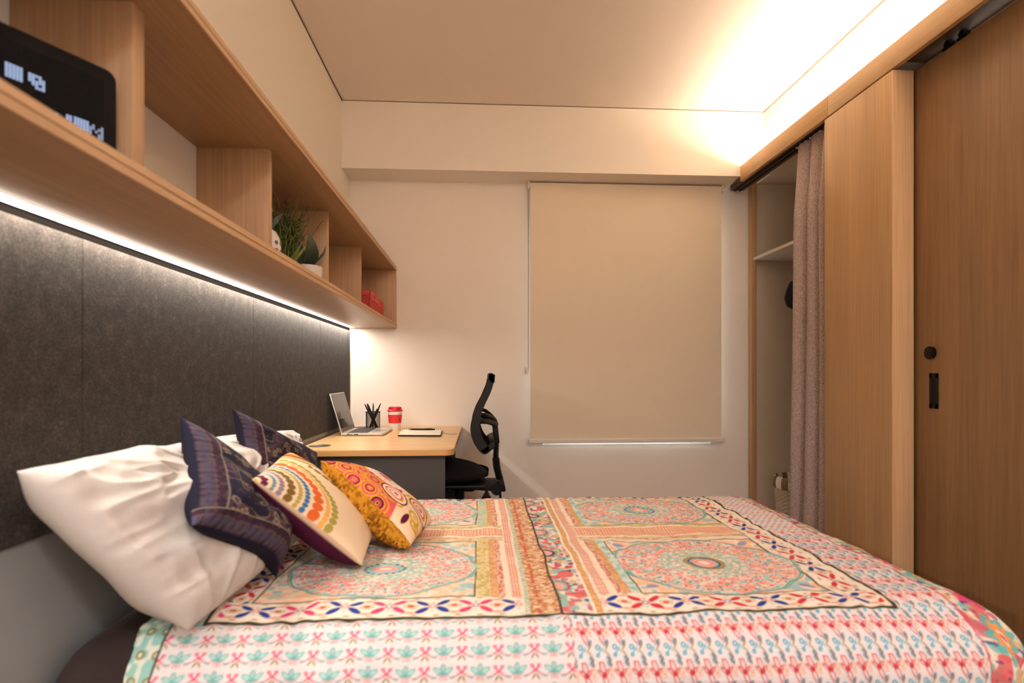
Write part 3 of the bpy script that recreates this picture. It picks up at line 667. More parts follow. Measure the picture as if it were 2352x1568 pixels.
# ---------------------------------------------------------------- bed: frame, mattress
BN, BF, BX0, BX1, ZT = 1.06, 2.305, -0.768, 1.19, 0.55
bd = thing('bed_frame', (0.2, 1.7, 0), 'dark low bed base under the mattress along the felt board wall', 'bed')
obj('base_box', box((BX0 + 0.01, BN + 0.04, 0.10), (BX1 - 0.06, BF - 0.05, 0.26), 0.006), newmat('bed_base_dark', (50, 42, 38), 0.7), bd)
for x_, y_ in ((-0.68, 1.18), (-0.68, 2.18), (1.04, 1.18), (1.04, 2.18)):
    bm = bmesh.new(); cyl(bm, (x_, y_, 0), (x_, y_, 0.10), 0.022, 0.028, seg=20); obj('leg', bm, M['black'], bd)
mt = thing('mattress', (0.2, 1.7, 0.26), 'mattress in a dark charcoal fitted sheet under the printed bedspread', 'mattress')
bm = bmesh.new(); stations = []
for x_ in list(np.linspace(BX0 + 0.004, -0.56, 16)) + list(np.linspace(-0.5, 0.96, 24)) + list(np.linspace(0.98, BX1 - 0.055, 12)):
    e = min(1.0, max(0.0, (-0.60 - x_) / 0.13)); e = e * e * (3 - 2 * e); yn = 1.078 - 0.068 * e; rh, rv = 0.150 - 0.05 * e, 0.112 - 0.02 * e
    lt = max(0.0, (BX0 + 0.03 - x_) / 0.03); sh_l = 0.018 * lt ** 2
    ft = max(0.0, (x_ - 0.99) / (BX1 - 0.055 - 0.99)); top = ZT - 0.016 - 0.112 * (1 - math.sqrt(max(0.0, 1 - ft * ft))) - sh_l; yn += 0.15 * (1 - math.sqrt(max(0.0, 1 - ft ** 2))) * 0.55 + sh_l * .5
    yf = 2.275 - 0.10 * (1 - math.sqrt(max(0, 1 - ft * ft))); pr_ = [(yn + 0.02, 0.262), (yn + 0.004, 0.275)]
    for k in range(9):
        t = PI / 2 * k / 8; pr_.append((yn + rh * (1 - math.cos(t)), top - rv * (1 - math.sin(t))))
    for k in range(1, 12): pr_.append((yn + rh + (yf - 0.1 - yn - rh) * k / 11, top))
    for k in range(1, 9):
        t = PI / 2 * k / 8; pr_.append((yf - 0.1 + 0.1 * math.sin(t), top - 0.1 * (1 - math.cos(t))))
    pr_ += [(yf, 0.275), (yf - 0.02, 0.262)]
    stations.append([bm.verts.new((x_, y_ + 0.003 * mnoise.noise(Vector((x_ * 12, y_ * 3, z_ * 5))), z_)) for y_, z_ in pr_])
for A_, B_ in zip(stations, stations[1:]):
    for i in range(len(A_)): j = (i + 1) % len(A_); bm.faces.new((A_[i], A_[j], B_[j], B_[i]))
bm.faces.new(stations[0]); bm.faces.new(stations[-1][::-1])
obj('fitted_sheet', bm, M['sheet'], mt)

# ================================================================= print painting (flat textile print as vertex colour)
class Pr:
    """a print being laid over sample points; masks are soft-edged shapes in cloth coordinates"""
    def __init__(s, shape, base, w): s.c = np.empty(shape + (3,)); s.c[:] = lin(base); s.w = w
    def put(s, a, col, op=1.0):
        a = np.clip(a, 0, 1)[..., None] * op; s.c = s.c * (1 - a) + lin(col) * a
    def ins(s, d): return np.clip(0.5 - d / s.w, 0, 1)          # filled where d < 0
    def line(s, d, t): return np.clip(0.5 - (np.abs(d) - t) / s.w, 0, 1)
def ell(p, q, cx, cy, rx, ry, ang=0.0):
    c, s = math.cos(ang), math.sin(ang); x = (p - cx) * c + (q - cy) * s; y = -(p - cx) * s + (q - cy) * c
    k = np.sqrt((x / rx) ** 2 + (y / ry) ** 2); return (k - 1) * min(rx, ry)
def per(x, P, o=0.0): return (x - o + P / 2) % P - P / 2
TEAL, TEALL, PINK, RED, CORAL, OLIVE, NAVY, ORANGE, CREAM, TAN, ROSE, DARK = (92, 182, 178), (158, 214, 208), (222, 72, 118), (206, 58, 66), (232, 112, 100), (160, 138, 70), (46, 66, 146), (238, 154, 84), (244, 234, 222), (222, 176, 128), (204, 120, 116), (64, 62, 44)

def pattern_a(pr, X, Y, mask):
    X = X * (0.080 / 0.0715); Y = Y * (0.040 / 0.0365); p = per(X, 0.080); q = per(Y, 0.040)
    row = np.floor((Y + 0.02) / 0.04); 
    def put(a, c, op=1): pr.put(a * mask, c, op)
    put(pr.ins(ell(p, q, 0, 0.004, 0.0055, 0.0105)), TEAL, .55); put(pr.line(ell(p, q, 0, 0.004, 0.006, 0.011), 0.0007), TEAL)
    for s in (-1, 1):
        put(pr.ins(ell(p, q, s * 0.010, 0.002, 0.010, 0.0042, s * 0.55)), TEALL, .8)
        put(pr.line(ell(p, q, s * 0.010, 0.002, 0.011, 0.0048, s * 0.55), 0.0007), TEAL)
        put(pr.ins(ell(p, q, s * 0.007, -0.0035, 0.007, 0.0022, -s * 0.4)), TEAL, .6)
        put(pr.line(ell(p, q, s * 0.0045, -0.0125, 0.0030, 0.0030), 0.0008), RED, .8)
        put(pr.ins(ell(p, q, s * 0.021, -0.010, 0.0075, 0.0024, s * 0.3)), TEAL, .75)
        pp = per(X, 0.080, 0.040)
        put(pr.ins(ell(pp, q, s * 0.004, 0.0035, 0.0072, 0.0020, s * 0.85)), PINK)
        put(pr.line(ell(pp, q, s * 0.0075, 0.0088, 0.0034, 0.0026), 0.0009), PINK)
        put(pr.ins(ell(pp, q, s * 0.0055, -0.003, 0.0070, 0.0016, -s * 0.5)), PINK, .9)
        put(pr.ins(ell(pp, q, s * 0.0045, -0.0125, 0.0062, 0.0022, -s * 0.95)), OLIVE)
    put(pr.line(q + 0.0075 - 0.0022 * np.cos(2 * PI * X / 0.04), 0.0005), PINK, .75)
def pattern_b(pr, X, Y, mask):
    P, Q = 0.0347, 0.080; p = per(X + 0.05 * 0, P); q = per(Y, Q)
    def put(a, c, op=1): pr.put(a * mask, c, op)
    y0 = 0.018
    put(pr.ins(ell(p, q, -0.004, y0 + 0.010, 0.0042, 0.0125, 0.25)), (244, 200, 196), .7); put(pr.line(ell(p, q, -0.004, y0 + 0.010, 0.0048, 0.0140, 0.25), 0.0011), RED)
    for s in (-1, 1): put(pr.line(ell(p, q, -0.003 + s * 0.0052, y0 + 0.001, 0.0028, 0.0072, -s * 0.8), 0.0010), RED)
    put(pr.line(ell(p, q, 0.001, y0 - 0.013, 0.0042, 0.0130, 0.3), 0.0012), RED)
    put(pr.line(ell(p, q, 0.012, y0 + 0.003, 0.0040, 0.0050), 0.0012), ORANGE, .8); put(pr.line(ell(p, q, 0.013, y0 - 0.007, 0.0034, 0.0034), 0.0010), ORANGE, .8)
    for (cx, cy, an) in ((0.010, -0.006, -0.3), (0.011, -0.036, 0.45), (0.011, 0.036, 0.45)):
        put(pr.ins(ell(p, q, cx - 0.004, cy, 0.0035, 0.0062, an)), (176, 200, 224), .8)
        put(pr.ins(ell(p, q, cx, cy, 0.0032, 0.0066, an)), (62, 64, 66)); put(pr.ins(ell(p, q, cx, cy, 0.0009, 0.0035, an)), (200, 200, 200))
    put(pr.line(ell(p, q, -0.010, -0.014, 0.0036, 0.0042), 0.0015), (70, 172, 200)); put(pr.ins(ell(p, q, -0.006, -0.022, 0.0014, 0.0090, -0.7)), (88, 182, 206))
    put(pr.ins(ell(p, q, -0.002, -0.018, 0.0013, 0.0075, 0.6)), (88, 182, 206)); put(pr.line(ell(p, q, -0.011, -0.029, 0.0026, 0.0026), 0.0015), (70, 172, 200))
    for s in (-1, 1): put(pr.ins(ell(p, q, 0.006 + 0.002, -0.020 + s * 0.005, 0.0016, 0.0060, -s * 0.65)), OLIVE)
def flower4(pr, p, q, col, mask, sc=1.0, ang=0.55):
    for s1 in (-1, 1):
        for s2 in (-1, 1):
            pr.put(pr.ins(ell(p, q, s1 * 0.022 * sc, s2 * 0.012 * sc, 0.0165 * sc, 0.0064 * sc, s1 * s2 * ang)) * mask, col)
            pr.put(pr.line(ell(p, q, s1 * 0.020 * sc, s2 * 0.011 * sc, 0.019 * sc, 0.0090 * sc, s1 * s2 * ang), 0.0004) * mask, TAN, .4)
    pr.put(pr.line(ell(p, q, 0, 0, 0.0062 * sc, 0.0048 * sc), 0.0014) * mask, NAVY if col != NAVY else RED, .7)
    pr.put(pr.ins(ell(p, q, 0, 0.013 * sc, 0.004 * sc, 0.003 * sc)) * mask, RED, .6); pr.put(pr.ins(ell(p, q, 0, -0.013 * sc, 0.004 * sc, 0.003 * sc)) * mask, (206, 196, 204), .9)
def medallion(pr, X, Y, cx, cy, rx, ry, variant):
    dx, dy = (X - cx) / rx, (Y - cy) / ry; rho = np.hypot(dx, dy); th = np.arctan2(dy, dx); R_ = 0.24
    inside = pr.ins((rho - 1.0) * R_)
    pr.put(inside, (240, 222, 208))
    def ring(r0, n, rx_, ry_, col, off=0.0, line=False, op=1.0, t=0.0010):
        a = per(th, 2 * PI / n, off * 2 * PI / n) * rho * R_; b = (rho - r0) * R_; dd = ell(a, b, 0, 0, rx_, ry_)
        pr.put((pr.line(dd, t) if line else pr.ins(dd)) * inside, col, op)
    nz = vn(th * 9 + 5 * variant, rho * 22, 11 + variant) + 0.5 * vn(th * 26, rho * 50, 12)
    m_out = inside * np.clip((rho - 0.46) * 30, 0, 1)
    pr.put(np.clip(nz * 2.2, 0, 1) * m_out, CORAL, .55); pr.put(np.clip(-nz * 2.2 - 0.5, 0, 1) * m_out, (148, 200, 196), .75)
    m_in = inside * np.clip((0.48 - rho) * 30, 0, 1)
    pr.put(np.clip(0.6 + nz * 1.2, 0, 1) * m_in, (146, 204, 192), .8); pr.put(np.clip(vn(th * 14, rho * 40, 15) * 3 - 1, 0, 1) * m_in, (214, 180, 120), .8)
    pr.put(pr.line((rho - 0.47 - 0.015 * np.cos(12 * th)) * R_, 0.0012) * inside, TEAL, .8)
    ring(0.56, 24, 0.0065, 0.011, CORAL); ring(0.56, 24, 0.003, 0.006, (250, 214, 200)); ring(0.50, 24, 0.003, 0.004, TEAL, .5)
    ring(0.66, 24, 0.009, 0.008, RED, .5, False, .75); ring(0.66, 24, 0.0035, 0.004, CREAM, .5)
    ring(0.70, 12, 0.013, 0.012, PINK, 0, True, .9); ring(0.70, 12, 0.006, 0.006, TEAL, 0)
    ring(0.79, 24, 0.009, 0.010, CORAL, .0, True, .9, .0014); ring(0.79, 24, 0.004, 0.005, ORANGE if variant % 2 else TEAL, 0)
    ring(0.80, 24, 0.004, 0.009, TEAL, .5)
    ring(0.88, 48, 0.0040, 0.0055, RED, 0, False, .8); ring(0.88, 48, 0.0028, 0.0045, ORANGE, .5, False, .8); ring(0.90, 12, 0.0065, 0.006, NAVY, .5); ring(0.90, 12, 0.003, 0.003, CREAM, .5)
    ring(0.945, 36, 0.0035, 0.0035, TEAL, 0); ring(0.945, 36, 0.002, 0.002, PINK, .5)
    for r0 in (0.30, 0.39): pr.put(pr.line((rho - r0 - 0.01 * np.sin(16 * th)) * R_, 0.0009) * inside, TEAL, .9); ring(r0 + .045, 22, .004, .003, (250, 240, 226), 0); ring(r0 + .045, 22, .002, .003, CORAL, .5)
    pr.put(pr.ins((rho - 0.235) * R_) , OLIVE if variant % 2 else (150, 190, 186), .8)
    ring(0.22, 18, 0.0052, 0.0045, NAVY if variant != 1 else (176, 138, 50)); pr.put(pr.ins((rho - 0.185) * R_), NAVY if variant % 2 else TEALL)
    pr.put(pr.ins((rho - 0.165) * R_), (130, 196, 200)); pr.put(pr.ins((rho - 0.145) * R_), (240, 158, 146)); pr.put(pr.ins((rho - 0.07) * R_), (250, 238, 226))
    ring(0.115, 20, 0.0012, 0.004, (250, 220, 208))
    pr.put(pr.line((rho - 0.985 - 0.012 * np.cos(12 * th)) * R_, 0.0032), TEAL); pr.put(pr.line((rho - 1.012 - 0.012 * np.cos(12 * th)) * R_, 0.0012), DARK, .8)
def busy(pr, X, Y, m, seed=0, sc=1.0):
    """dense floral filling: layered noise blots, curls and dots"""
    a = vn(X * 60 * sc, Y * 60 * sc, 21 + seed); b = vn(X * 45 * sc, Y * 45 * sc, 22 + seed); c = vn(X * 110 * sc, Y * 110 * sc, 23 + seed)
    pr.put(m, (236, 226, 210)); pr.put(m * np.clip((a - 0.15) * 7, 0, 1), (132, 192, 182), .9); pr.put(m * np.clip((b - 0.32) * 8, 0, 1), (222, 90, 92), .9)
    pr.put(m * np.clip((-b - 0.38) * 8, 0, 1), (230, 168, 96), .8); pr.put(m * np.clip((-a - 0.5) * 8, 0, 1), (196, 70, 116), .8)
    pr.put(m * pr.line(c * 0.01, 0.0012), (110, 150, 140), .35); pr.put(m * np.clip((vn(X * 80, Y * 80, 29 + seed) - 0.62) * 12, 0, 1), NAVY, .8)
def dashes(pr, X, Y, m, along, col=(206, 74, 68), bg=(240, 214, 190)):
    A, B = (X, Y) if along == 'x' else (Y, X)
    pr.put(m, bg); jit = 0.003 * vn(A * 90, B * 20, 31)
    q = per(B, 0.0068); p = per(A + jit, 0.0095)
    pr.put(pr.ins(ell(p, q, 0, 0, 0.0034, 0.0022)) * m, col, .85)
    pr.put(m * np.clip((vn(A * 30, B * 30, 33) - .2) * 3, 0, 1), (236, 160, 108), .35)
def paint_spread(X, Y, w):
    pr = Pr(X.shape, (230, 223, 224), w)
    box_ = lambda x0, x1, y0, y1: pr.ins(np.maximum(np.maximum(x0 - X, X - x1), np.maximum(y0 - Y, Y - y1)))
    wob = 0.003 * vn(X * 9, Y * 9, 41); Xw = X + wob; Yw = Y + 0.003 * vn(X * 9 + 5, Y * 9, 42)
    bxw = lambda x0, x1, y0, y1: pr.ins(np.maximum(np.maximum(x0 - Xw, Xw - x1), np.maximum(y0 - Yw, Yw - y1)))
    inb = bxw(-0.553, 0.905, 1.140, 2.215)
    left = pr.ins(X - 0.185) * pr.ins(-(X + 0.612)); right = pr.ins(-(X - 0.185)) * pr.ins(X - 1.03)
    pattern_a(pr, X, Y - 0.012, left * (1 - inb)); 
    farfoot = right * np.clip((Y - 1.66) * 40, 0, 1)
    pattern_b(pr, X, Y - 0.045, right * (1 - inb) * np.clip((1.68 - Y) * 40, 0, 1))
    p_ = X; m = farfoot * (1 - inb)
    for kk, (cl_, o_) in enumerate(((RED, 0), (OLIVE, .016), (TEAL, .030), (PINK, .045))):
        pr.put(m * pr.ins(ell(per(X + .01 * kk, .022), per(Y, .058, o_), 0, 0, .007, .0035, .25)), cl_, .8)
    hem = pr.ins(-(X - 1.03)); busy(pr, X, Y, hem * 1.0, 4, 0.75)
    pr.put(hem * pr.line(X - 1.034, 0.004), (206, 70, 90), .7); 
    for k in range(7):
        fx, fy = 1.11, 0.62 + k * 0.23; r_ = np.hypot(X - fx, Y - fy); t_ = np.arctan2(Y - fy, X - fx)
        pr.put(hem * pr.ins(r_ - 0.050 - 0.008 * np.cos(10 * t_)), TEAL, .9); pr.put(hem * pr.ins(r_ - 0.036 - 0.005 * np.cos(14 * t_)), ORANGE); pr.put(hem * pr.ins(r_ - 0.018), CREAM); pr.put(hem * pr.ins(r_ - .011), RED)
        r2 = np.hypot(X - 1.10, Y - fy - 0.11); pr.put(hem * pr.ins(r2 - .03 - .010 * np.cos(5 * np.arctan2(Y - fy - .11, X - 1.10))), PINK); pr.put(hem * pr.ins(r2 - .012), NAVY)
    pr.put(pr.ins(-(X - 1.19)), (240, 232, 222)); pr.put(pr.ins(-(X - 1.19)) * pr.ins(ell(per(X, .02), per(Y, .03), 0, 0, .006, .009)), (196, 180, 150))
    # left hem band
    lb = pr.ins(X + 0.612); pr.put(lb, (226, 230, 216)); pr.put(lb * np.clip((vn(X * 90, Y * 90, 51) + .1) * 3, 0, 1), (136, 200, 192), .85)
    pr.put(lb * pr.line(ell(per(X, .030, -.645), per(Y, .045), 0, 0, .0065, .0065), .0022), OLIVE); pr.put(pr.line(X + 0.612, 0.0022), DARK)
    # inner field
    pr.put(inb, (240, 222, 200))
    fx = bxw(-0.54, 0.89, 1.152, 1.214)
    pr.put(fx, (243, 232, 216)); 
    def strip_f(A, B, b0, msk, redright):
        per_ = 0.092; k = np.round((A + 0.285) / per_); p = (A + 0.285) - k * per_; q = B - b0
        for par, cols in ((0, NAVY), (1, PINK)):
            sel = (np.mod(k, 2) == par) * 1.0
            if cols == PINK:
                flower4(pr, p, q, PINK, msk * sel * (A < 0.16 if redright else 1.0) * (0 if not redright else 1), 1.0); flower4(pr, p, q, RED, msk * sel * ((A >= 0.16) if redright else 1.0), 1.0)
            else: flower4(pr, p, q, NAVY, msk * sel, 1.0)
        p2 = per(A, per_, -0.285 + per_ / 2)
        pr.put(msk * pr.ins(ell(p2, q, 0, 0, 0.0085, 0.0045)), (206, 104, 58)); pr.put(msk * pr.line(ell(p2, q, 0, 0, 0.014, 0.007), .001), (180, 140, 90), .7)
        for s in (-1, 1): pr.put(msk * pr.ins(ell(p2, q, 0, s * 0.021, 0.0095, 0.004)), (222, 150, 120), .8)
        for s in (-1, 1): pr.put(msk * pr.ins(ell(per(A, .046), q, 0, s * 0.029, 0.007, 0.003)), OLIVE, .8)
    strip_f(X, Yw, 1.183, fx, True)
    fy = bxw(0.805, 0.893, 1.215, 2.2); pr.put(fy, (243, 232, 216)); strip_f(Y, Xw, 0.849, fy, False)
    fy2 = bxw(-0.545, -0.495, 1.215, 2.2); pr.put(fy2, (243, 232, 216)); strip_f(Y, Xw, -0.520, fy2, False)
    ff = bxw(-0.54, 0.89, 2.165, 2.205); pr.put(ff, (243, 232, 216)); strip_f(X, Yw, 2.185, ff, True)
    pr.put(pr.line(Xw - 0.803, 0.0018) * box_(0, 1, 1.2, 2.2), DARK, .8)
    # panels with medallions
    for (x0, x1, y0, y1, cx, cy, v, bord) in ((-0.49, -0.012, 1.218, 1.628, -0.240, 1.42, 0, OLIVE), (0.362, 0.80, 1.218, 1.608, 0.585, 1.415, 1, TEAL),
                                   (0.345, 0.80, 1.79, 2.16, 0.575, 1.97, 2, OLIVE), (-0.49, -0.012, 1.80, 2.16, -0.240, 1.98, 3, TEAL)):
        mm = bxw(x0, x1, y0, y1); pr.put(mm, (246, 222, 196)); cxs = per(X - x0, .07); cys = per(Y - y0, .07)
        nn = vn(X * 50, Y * 50, 60 + v); pr.put(mm * np.clip((nn - .1) * 4, 0, 1), ORANGE, .35); pr.put(mm * np.clip((-nn - .25) * 5, 0, 1), (150, 200, 206), .8)
        for sx_ in (0, 1):
            for sy_ in (0, 1):
                ccx = (x0 + .035, x1 - .035)[sx_]; ccy = (y0 + .035, y1 - .035)[sy_]
                pr.put(mm * pr.ins(ell(X, Y, ccx, ccy, .017, .010, .5 * (1 if sx_ == sy_ else -1))), (120, 140, 196) if v % 2 else (160, 206, 200), .8)
        edge = np.maximum(np.maximum(x0 - Xw, Xw - x1), np.maximum(y0 - Yw, Yw - y1)); pr.put(pr.line(edge, 0.0022), DARK, .9)
        rx_ = 0.232 if cx < 0 else 0.236
        medallion(pr, X + wob * .6, Yw, cx, cy, rx_, 0.196 if cy < 1.7 else 0.186, v)
    # bands between the panels
    yy0, yy1 = 1.215, 2.17
    def vband(x0, x1, y0, y1): return bxw(x0, x1, y0, y1)
    for (ya, yb, c_) in ((1.215, 1.655, (200, 182, 112)), (1.775, 2.17, (168, 208, 196))):
        m = vband(-0.010, 0.022, ya, yb); pr.put(m, (222, 206, 160)); pr.put(m * np.clip(vn(X * 150, Y * 70, 71) * 3, 0, 1), c_); pr.put(m * pr.line(ell(per(X, .032, .006), per(Y, .028), 0, 0, .008, .009), .0015), c_)
        m = vband(0.022, 0.042, ya, yb); pr.put(m, TAN); pr.put(m * np.clip(vn(X * 200, Y * 160, 72) * 3, 0, 1), (198, 140, 92), .6)
        m = vband(0.042, 0.056, ya, yb); pr.put(m, (224, 190, 160)); pr.put(m * np.clip(vn(X * 220, Y * 110, 73) * 4, 0, 1), (206, 92, 100), .85)
        m = vband(0.056, 0.068, ya, yb); pr.put(m, (244, 228, 206))
    m = vband(0.070, 0.092, yy0, yy1); dashes(pr, X, Y, m, 'y')
    m = vband(0.092, 0.097, 1.15, 2.2); pr.put(m, (246, 226, 206))
    m = vband(0.097, 0.108, 1.15, 2.2); pr.put(m, (206, 208, 184)); pr.put(m * np.clip(vn(X * 300, Y * 200, 74) * 3, 0, 1), (150, 184, 168), .7)
    m = vband(0.108, 0.168, 1.15, 2.2); pr.put(m, (214, 174, 130)); hb = vn(X * 130 + 60 * Y, Y * 330, 75); pr.put(m * np.clip(hb * 4, 0, 1), (178, 108, 72), .85); pr.put(m * np.clip((-hb - .4) * 5, 0, 1), (246, 226, 196), .9)
    pr.put(m * pr.ins(np.abs(X - 0.126) - 0.0035) * np.clip((vn(X * 20, Y * 120, 76) + .2) * 5, 0, 1), (208, 78, 64), .85)
    for k_ in range(30):
        yy = 1.16 + k_ * 0.036; pr.put(m * pr.ins(ell(X, Y, 0.149 + .004 * math.sin(k_ * 2.4), yy, .0018, .010, .9)), (250, 232, 208), .8); pr.put(m * pr.ins(ell(X, Y, 0.149 + .004 * math.sin(k_ * 2.4), yy, .0018, .010, -.9)), (250, 232, 208), .8)
    m = vband(0.172, 0.240, 1.15, 2.2); busy(pr, X, Y, m, 2)
    for k_, yy in enumerate((1.275, 1.50, 1.70, 1.90, 2.08)):
        r_ = np.hypot((X - 0.176) / 1.0, Y - yy)
        pr.put(m * pr.ins(r_ - 0.040 - .004 * np.cos(16 * np.arctan2(Y - yy, X - .176))), (150, 200, 192)); pr.put(m * pr.ins(r_ - 0.034 - .003 * np.cos(14 * np.arctan2(Y - yy, X - .176))), (200, 74, 60) if k_ % 2 == 0 else (176, 140, 60))
        pr.put(m * pr.ins(r_ - 0.027), (130, 190, 196) if k_ % 2 == 0 else NAVY); pr.put(m * pr.ins(r_ - 0.020), (240, 176, 160))
    for k_, yy in enumerate((1.39, 1.6, 1.80, 1.99)):
        for s in (-1, 1): pr.put(m * pr.ins(ell(X, Y, .206 + .018 * s, yy, .013, .0055, .5 * s)), (216, 66, 84))
        pr.put(m * pr.ins(ell(X, Y, .208, yy + .045, .028, .008)), (244, 236, 220)); pr.put(m * pr.line(ell(X, Y, .208, yy + .045, .028, .008), .0015), (70, 110, 110)); pr.put(m * pr.ins(ell(X, Y, .205, yy + .045, .012, .004)), (226, 130, 56))
        pr.put(m * pr.ins(ell(X, Y, .232, yy + .02, .010, .004, -.6)), NAVY)
    m = vband(0.240, 0.246, 1.15, 2.2); pr.put(m, CREAM)
    m = vband(0.246, 0.262, 1.15, 2.2); pr.put(m, (222, 176, 122)); pr.put(m * np.clip(vn(X * 180, Y * 180, 78) * 3, 0, 1), (200, 146, 92), .6)
    m = vband(0.262, 0.268, 1.215, 2.2); pr.put(m, CREAM)
    m = vband(0.268, 0.292, 1.215, 2.17); dashes(pr, X, Y, m, 'y')
    for (ya, yb) in ((1.215, 1.655), (1.775, 2.17)):
        m = vband(0.294, 0.308, ya, yb); pr.put(m, (244, 228, 206))
        m = vband(0.308, 0.322, ya, yb); pr.put(m, (220, 186, 158)); pr.put(m * np.clip(vn(X * 200, Y * 110, 79) * 4, 0, 1), (200, 96, 90), .8)
        m = vband(0.322, 0.340, ya, yb); pr.put(m, TAN); pr.put(m * np.clip(vn(X * 200, Y * 160, 80) * 3, 0, 1), (200, 140, 90), .6)
        m = vband(0.340, 0.360, ya, yb); pr.put(m, (214, 226, 214)); pr.put(m * np.clip((vn(X * 90, Y * 60, 81) + .1) * 3, 0, 1), (140, 204, 200), .8)
    for (x0, x1) in ((-0.49, 0.066), (0.296, 0.80)):
        m = vband(x0, x1, 1.632, 1.662); pr.put(m, (222, 206, 170)); pr.put(m * np.clip(vn(X * 90, Y * 160, 82) * 3, 0, 1), (206, 150, 104), .8)
        m = vband(x0, x1, 1.662, 1.676); pr.put(m, (244, 226, 200))
        m = vband(x0, x1, 1.676, 1.752); dashes(pr, X, Y, m, 'x', (204, 84, 70), (244, 212, 180))
        m = vband(x0, x1, 1.752, 1.764); pr.put(m, (246, 230, 208))
        m = vband(x0, x1, 1.764, 1.788); pr.put(m, (214, 200, 150)); pr.put(m * np.clip(vn(X * 90, Y * 160, 83) * 3, 0, 1), (190, 170, 96), .7)
    # dark seam lines
    pr.put(pr.line(Xw - 0.170, 0.0028) * box_(-1, 1, 1.14, 2.25), DARK)
    edge = np.maximum(np.maximum(-0.556 - Xw, Xw - 0.900), np.maximum(1.144 - Yw, Yw - 2.215)); pr.put(pr.line(edge, 0.0040 + 0.0008 * vn(X * 60, Y * 60, 90)), DARK)
    return pr.c

# ---------------------------------------------------------------- bedspread: cloth draped over the mattress
XF, YN, YF_ = 1.02, 1.215, 2.165
r_h, r_v = 0.165, 0.125
tt = np.linspace(0, PI / 2, 200); eh = r_h * np.sin(tt); ev = r_v * (1 - np.cos(tt))
es_ = np.concatenate([[0], np.cumsum(np.hypot(np.diff(eh), np.diff(ev)))]); LARC = es_[-1]
DROP = 0.24
cxv = np.concatenate([np.arange(-0.674, 1.02, 0.0024), np.arange(1.02, 1.02 + LARC + DROP, 0.003)])
cyv = np.concatenate([np.arange(YN - LARC - DROP, YN - 0.30, 0.004), np.arange(YN - 0.30, 1.5, 0.0023), np.arange(1.5, YF_, 0.0030), np.arange(YF_, YF_ + LARC + 0.2, 0.012)])
CX_, CY_ = np.meshgrid(cxv, cyv, indexing='ij')
ax = np.maximum(CX_ - XF, 0); ay = np.where(CY_ < YN, CY_ - YN, np.maximum(CY_ - YF_, 0)); q = np.hypot(ax, ay) + 1e-9
h = np.interp(q, es_, eh); dr = np.where(q < LARC, np.interp(q, es_, ev), r_v + (q - LARC)); h = h + np.maximum(q - LARC, 0) * 0.03
dxn, dyn = ax / q, ay / q
X3 = np.minimum(CX_, XF) + dxn * h; Y3 = np.clip(CY_, YN, YF_) + dyn * h; Z3 = ZT - dr
side = np.clip(q / LARC, 0, 1)                      # 0 on top, 1 on the hanging part
bump = 0.0055 * vn(CX_ * 5, CY_ * 5, 1) + 0.0030 * vn(CX_ * 14, CY_ * 14, 2) + 0.0014 * vn(CX_ * 34, CY_ * 34, 3) + 0.0007 * vn(CX_ * 80, CY_ * 80, 4)
wr = np.abs(vn(CX_ * 10 + 3 * vn(CX_ * 4, CY_ * 4, 6), CY_ * 22, 5)); bump += 0.0022 * (1 - wr) ** 3
seam = np.exp(-((CY_ - 1.142) / 0.012) ** 2) * (CX_ < .91) + np.exp(-((CX_ - 0.17) / 0.007) ** 2) * 0.7 + np.exp(-((CX_ - 0.902) / 0.010) ** 2) * (CY_ > 1.14)
bump += seam * 0.0035 * vn(CX_ * 45, CY_ * 45, 7) + 0.0015 * seam
bump += 0.004 * np.exp(-((CY_ - 1.72) / 0.05) ** 2) * (vn(CX_ * 4, 1.0 + 0 * CY_, 9))
fold = 0.006 * np.sin(CX_ * 38 + 2 * vn(CX_ * 4, CY_ * 2, 8)) * side * (0.6 + 0.4 * vn(CX_ * 5, 0 * CY_, 10))
fold += side * 0.012 * np.sin(np.arctan2(ay, ax + 1e-6) * 9) * np.minimum(ax * 20, 1) * np.minimum(-ay * 20, 1) * (CY_ < YN)
nz_ = np.cos(side * PI / 2); nh = np.sin(side * PI / 2)
X3 = X3 + dxn * nh * (bump + fold); Y3 = Y3 + dyn * nh * (bump + fold); Z3 = Z3 + nz_ * bump
# left hem curls down a little onto the sheet
hemf = np.clip((-0.650 - CX_) / 0.03, 0, 1); Z3 = Z3 - hemf ** 2 * 0.010
cols = paint_spread(CX_, CY_, 0.0022)
bs_ = grid_obj('bedspread', np.stack([X3, Y3, Z3], -1), M['spread'], None, (0.2, 1.7, ZT), cols)
tag(bs_, 'colourful patchwork print bedspread with medallions draped over the bed', 'bedspread')
sol = bs_.modifiers.new('thickness', 'SOLIDIFY'); sol.thickness = 0.004; sol.offset = -1
if len(bs_.data.polygons) > 700000: bs_.modifiers.remove(sol)

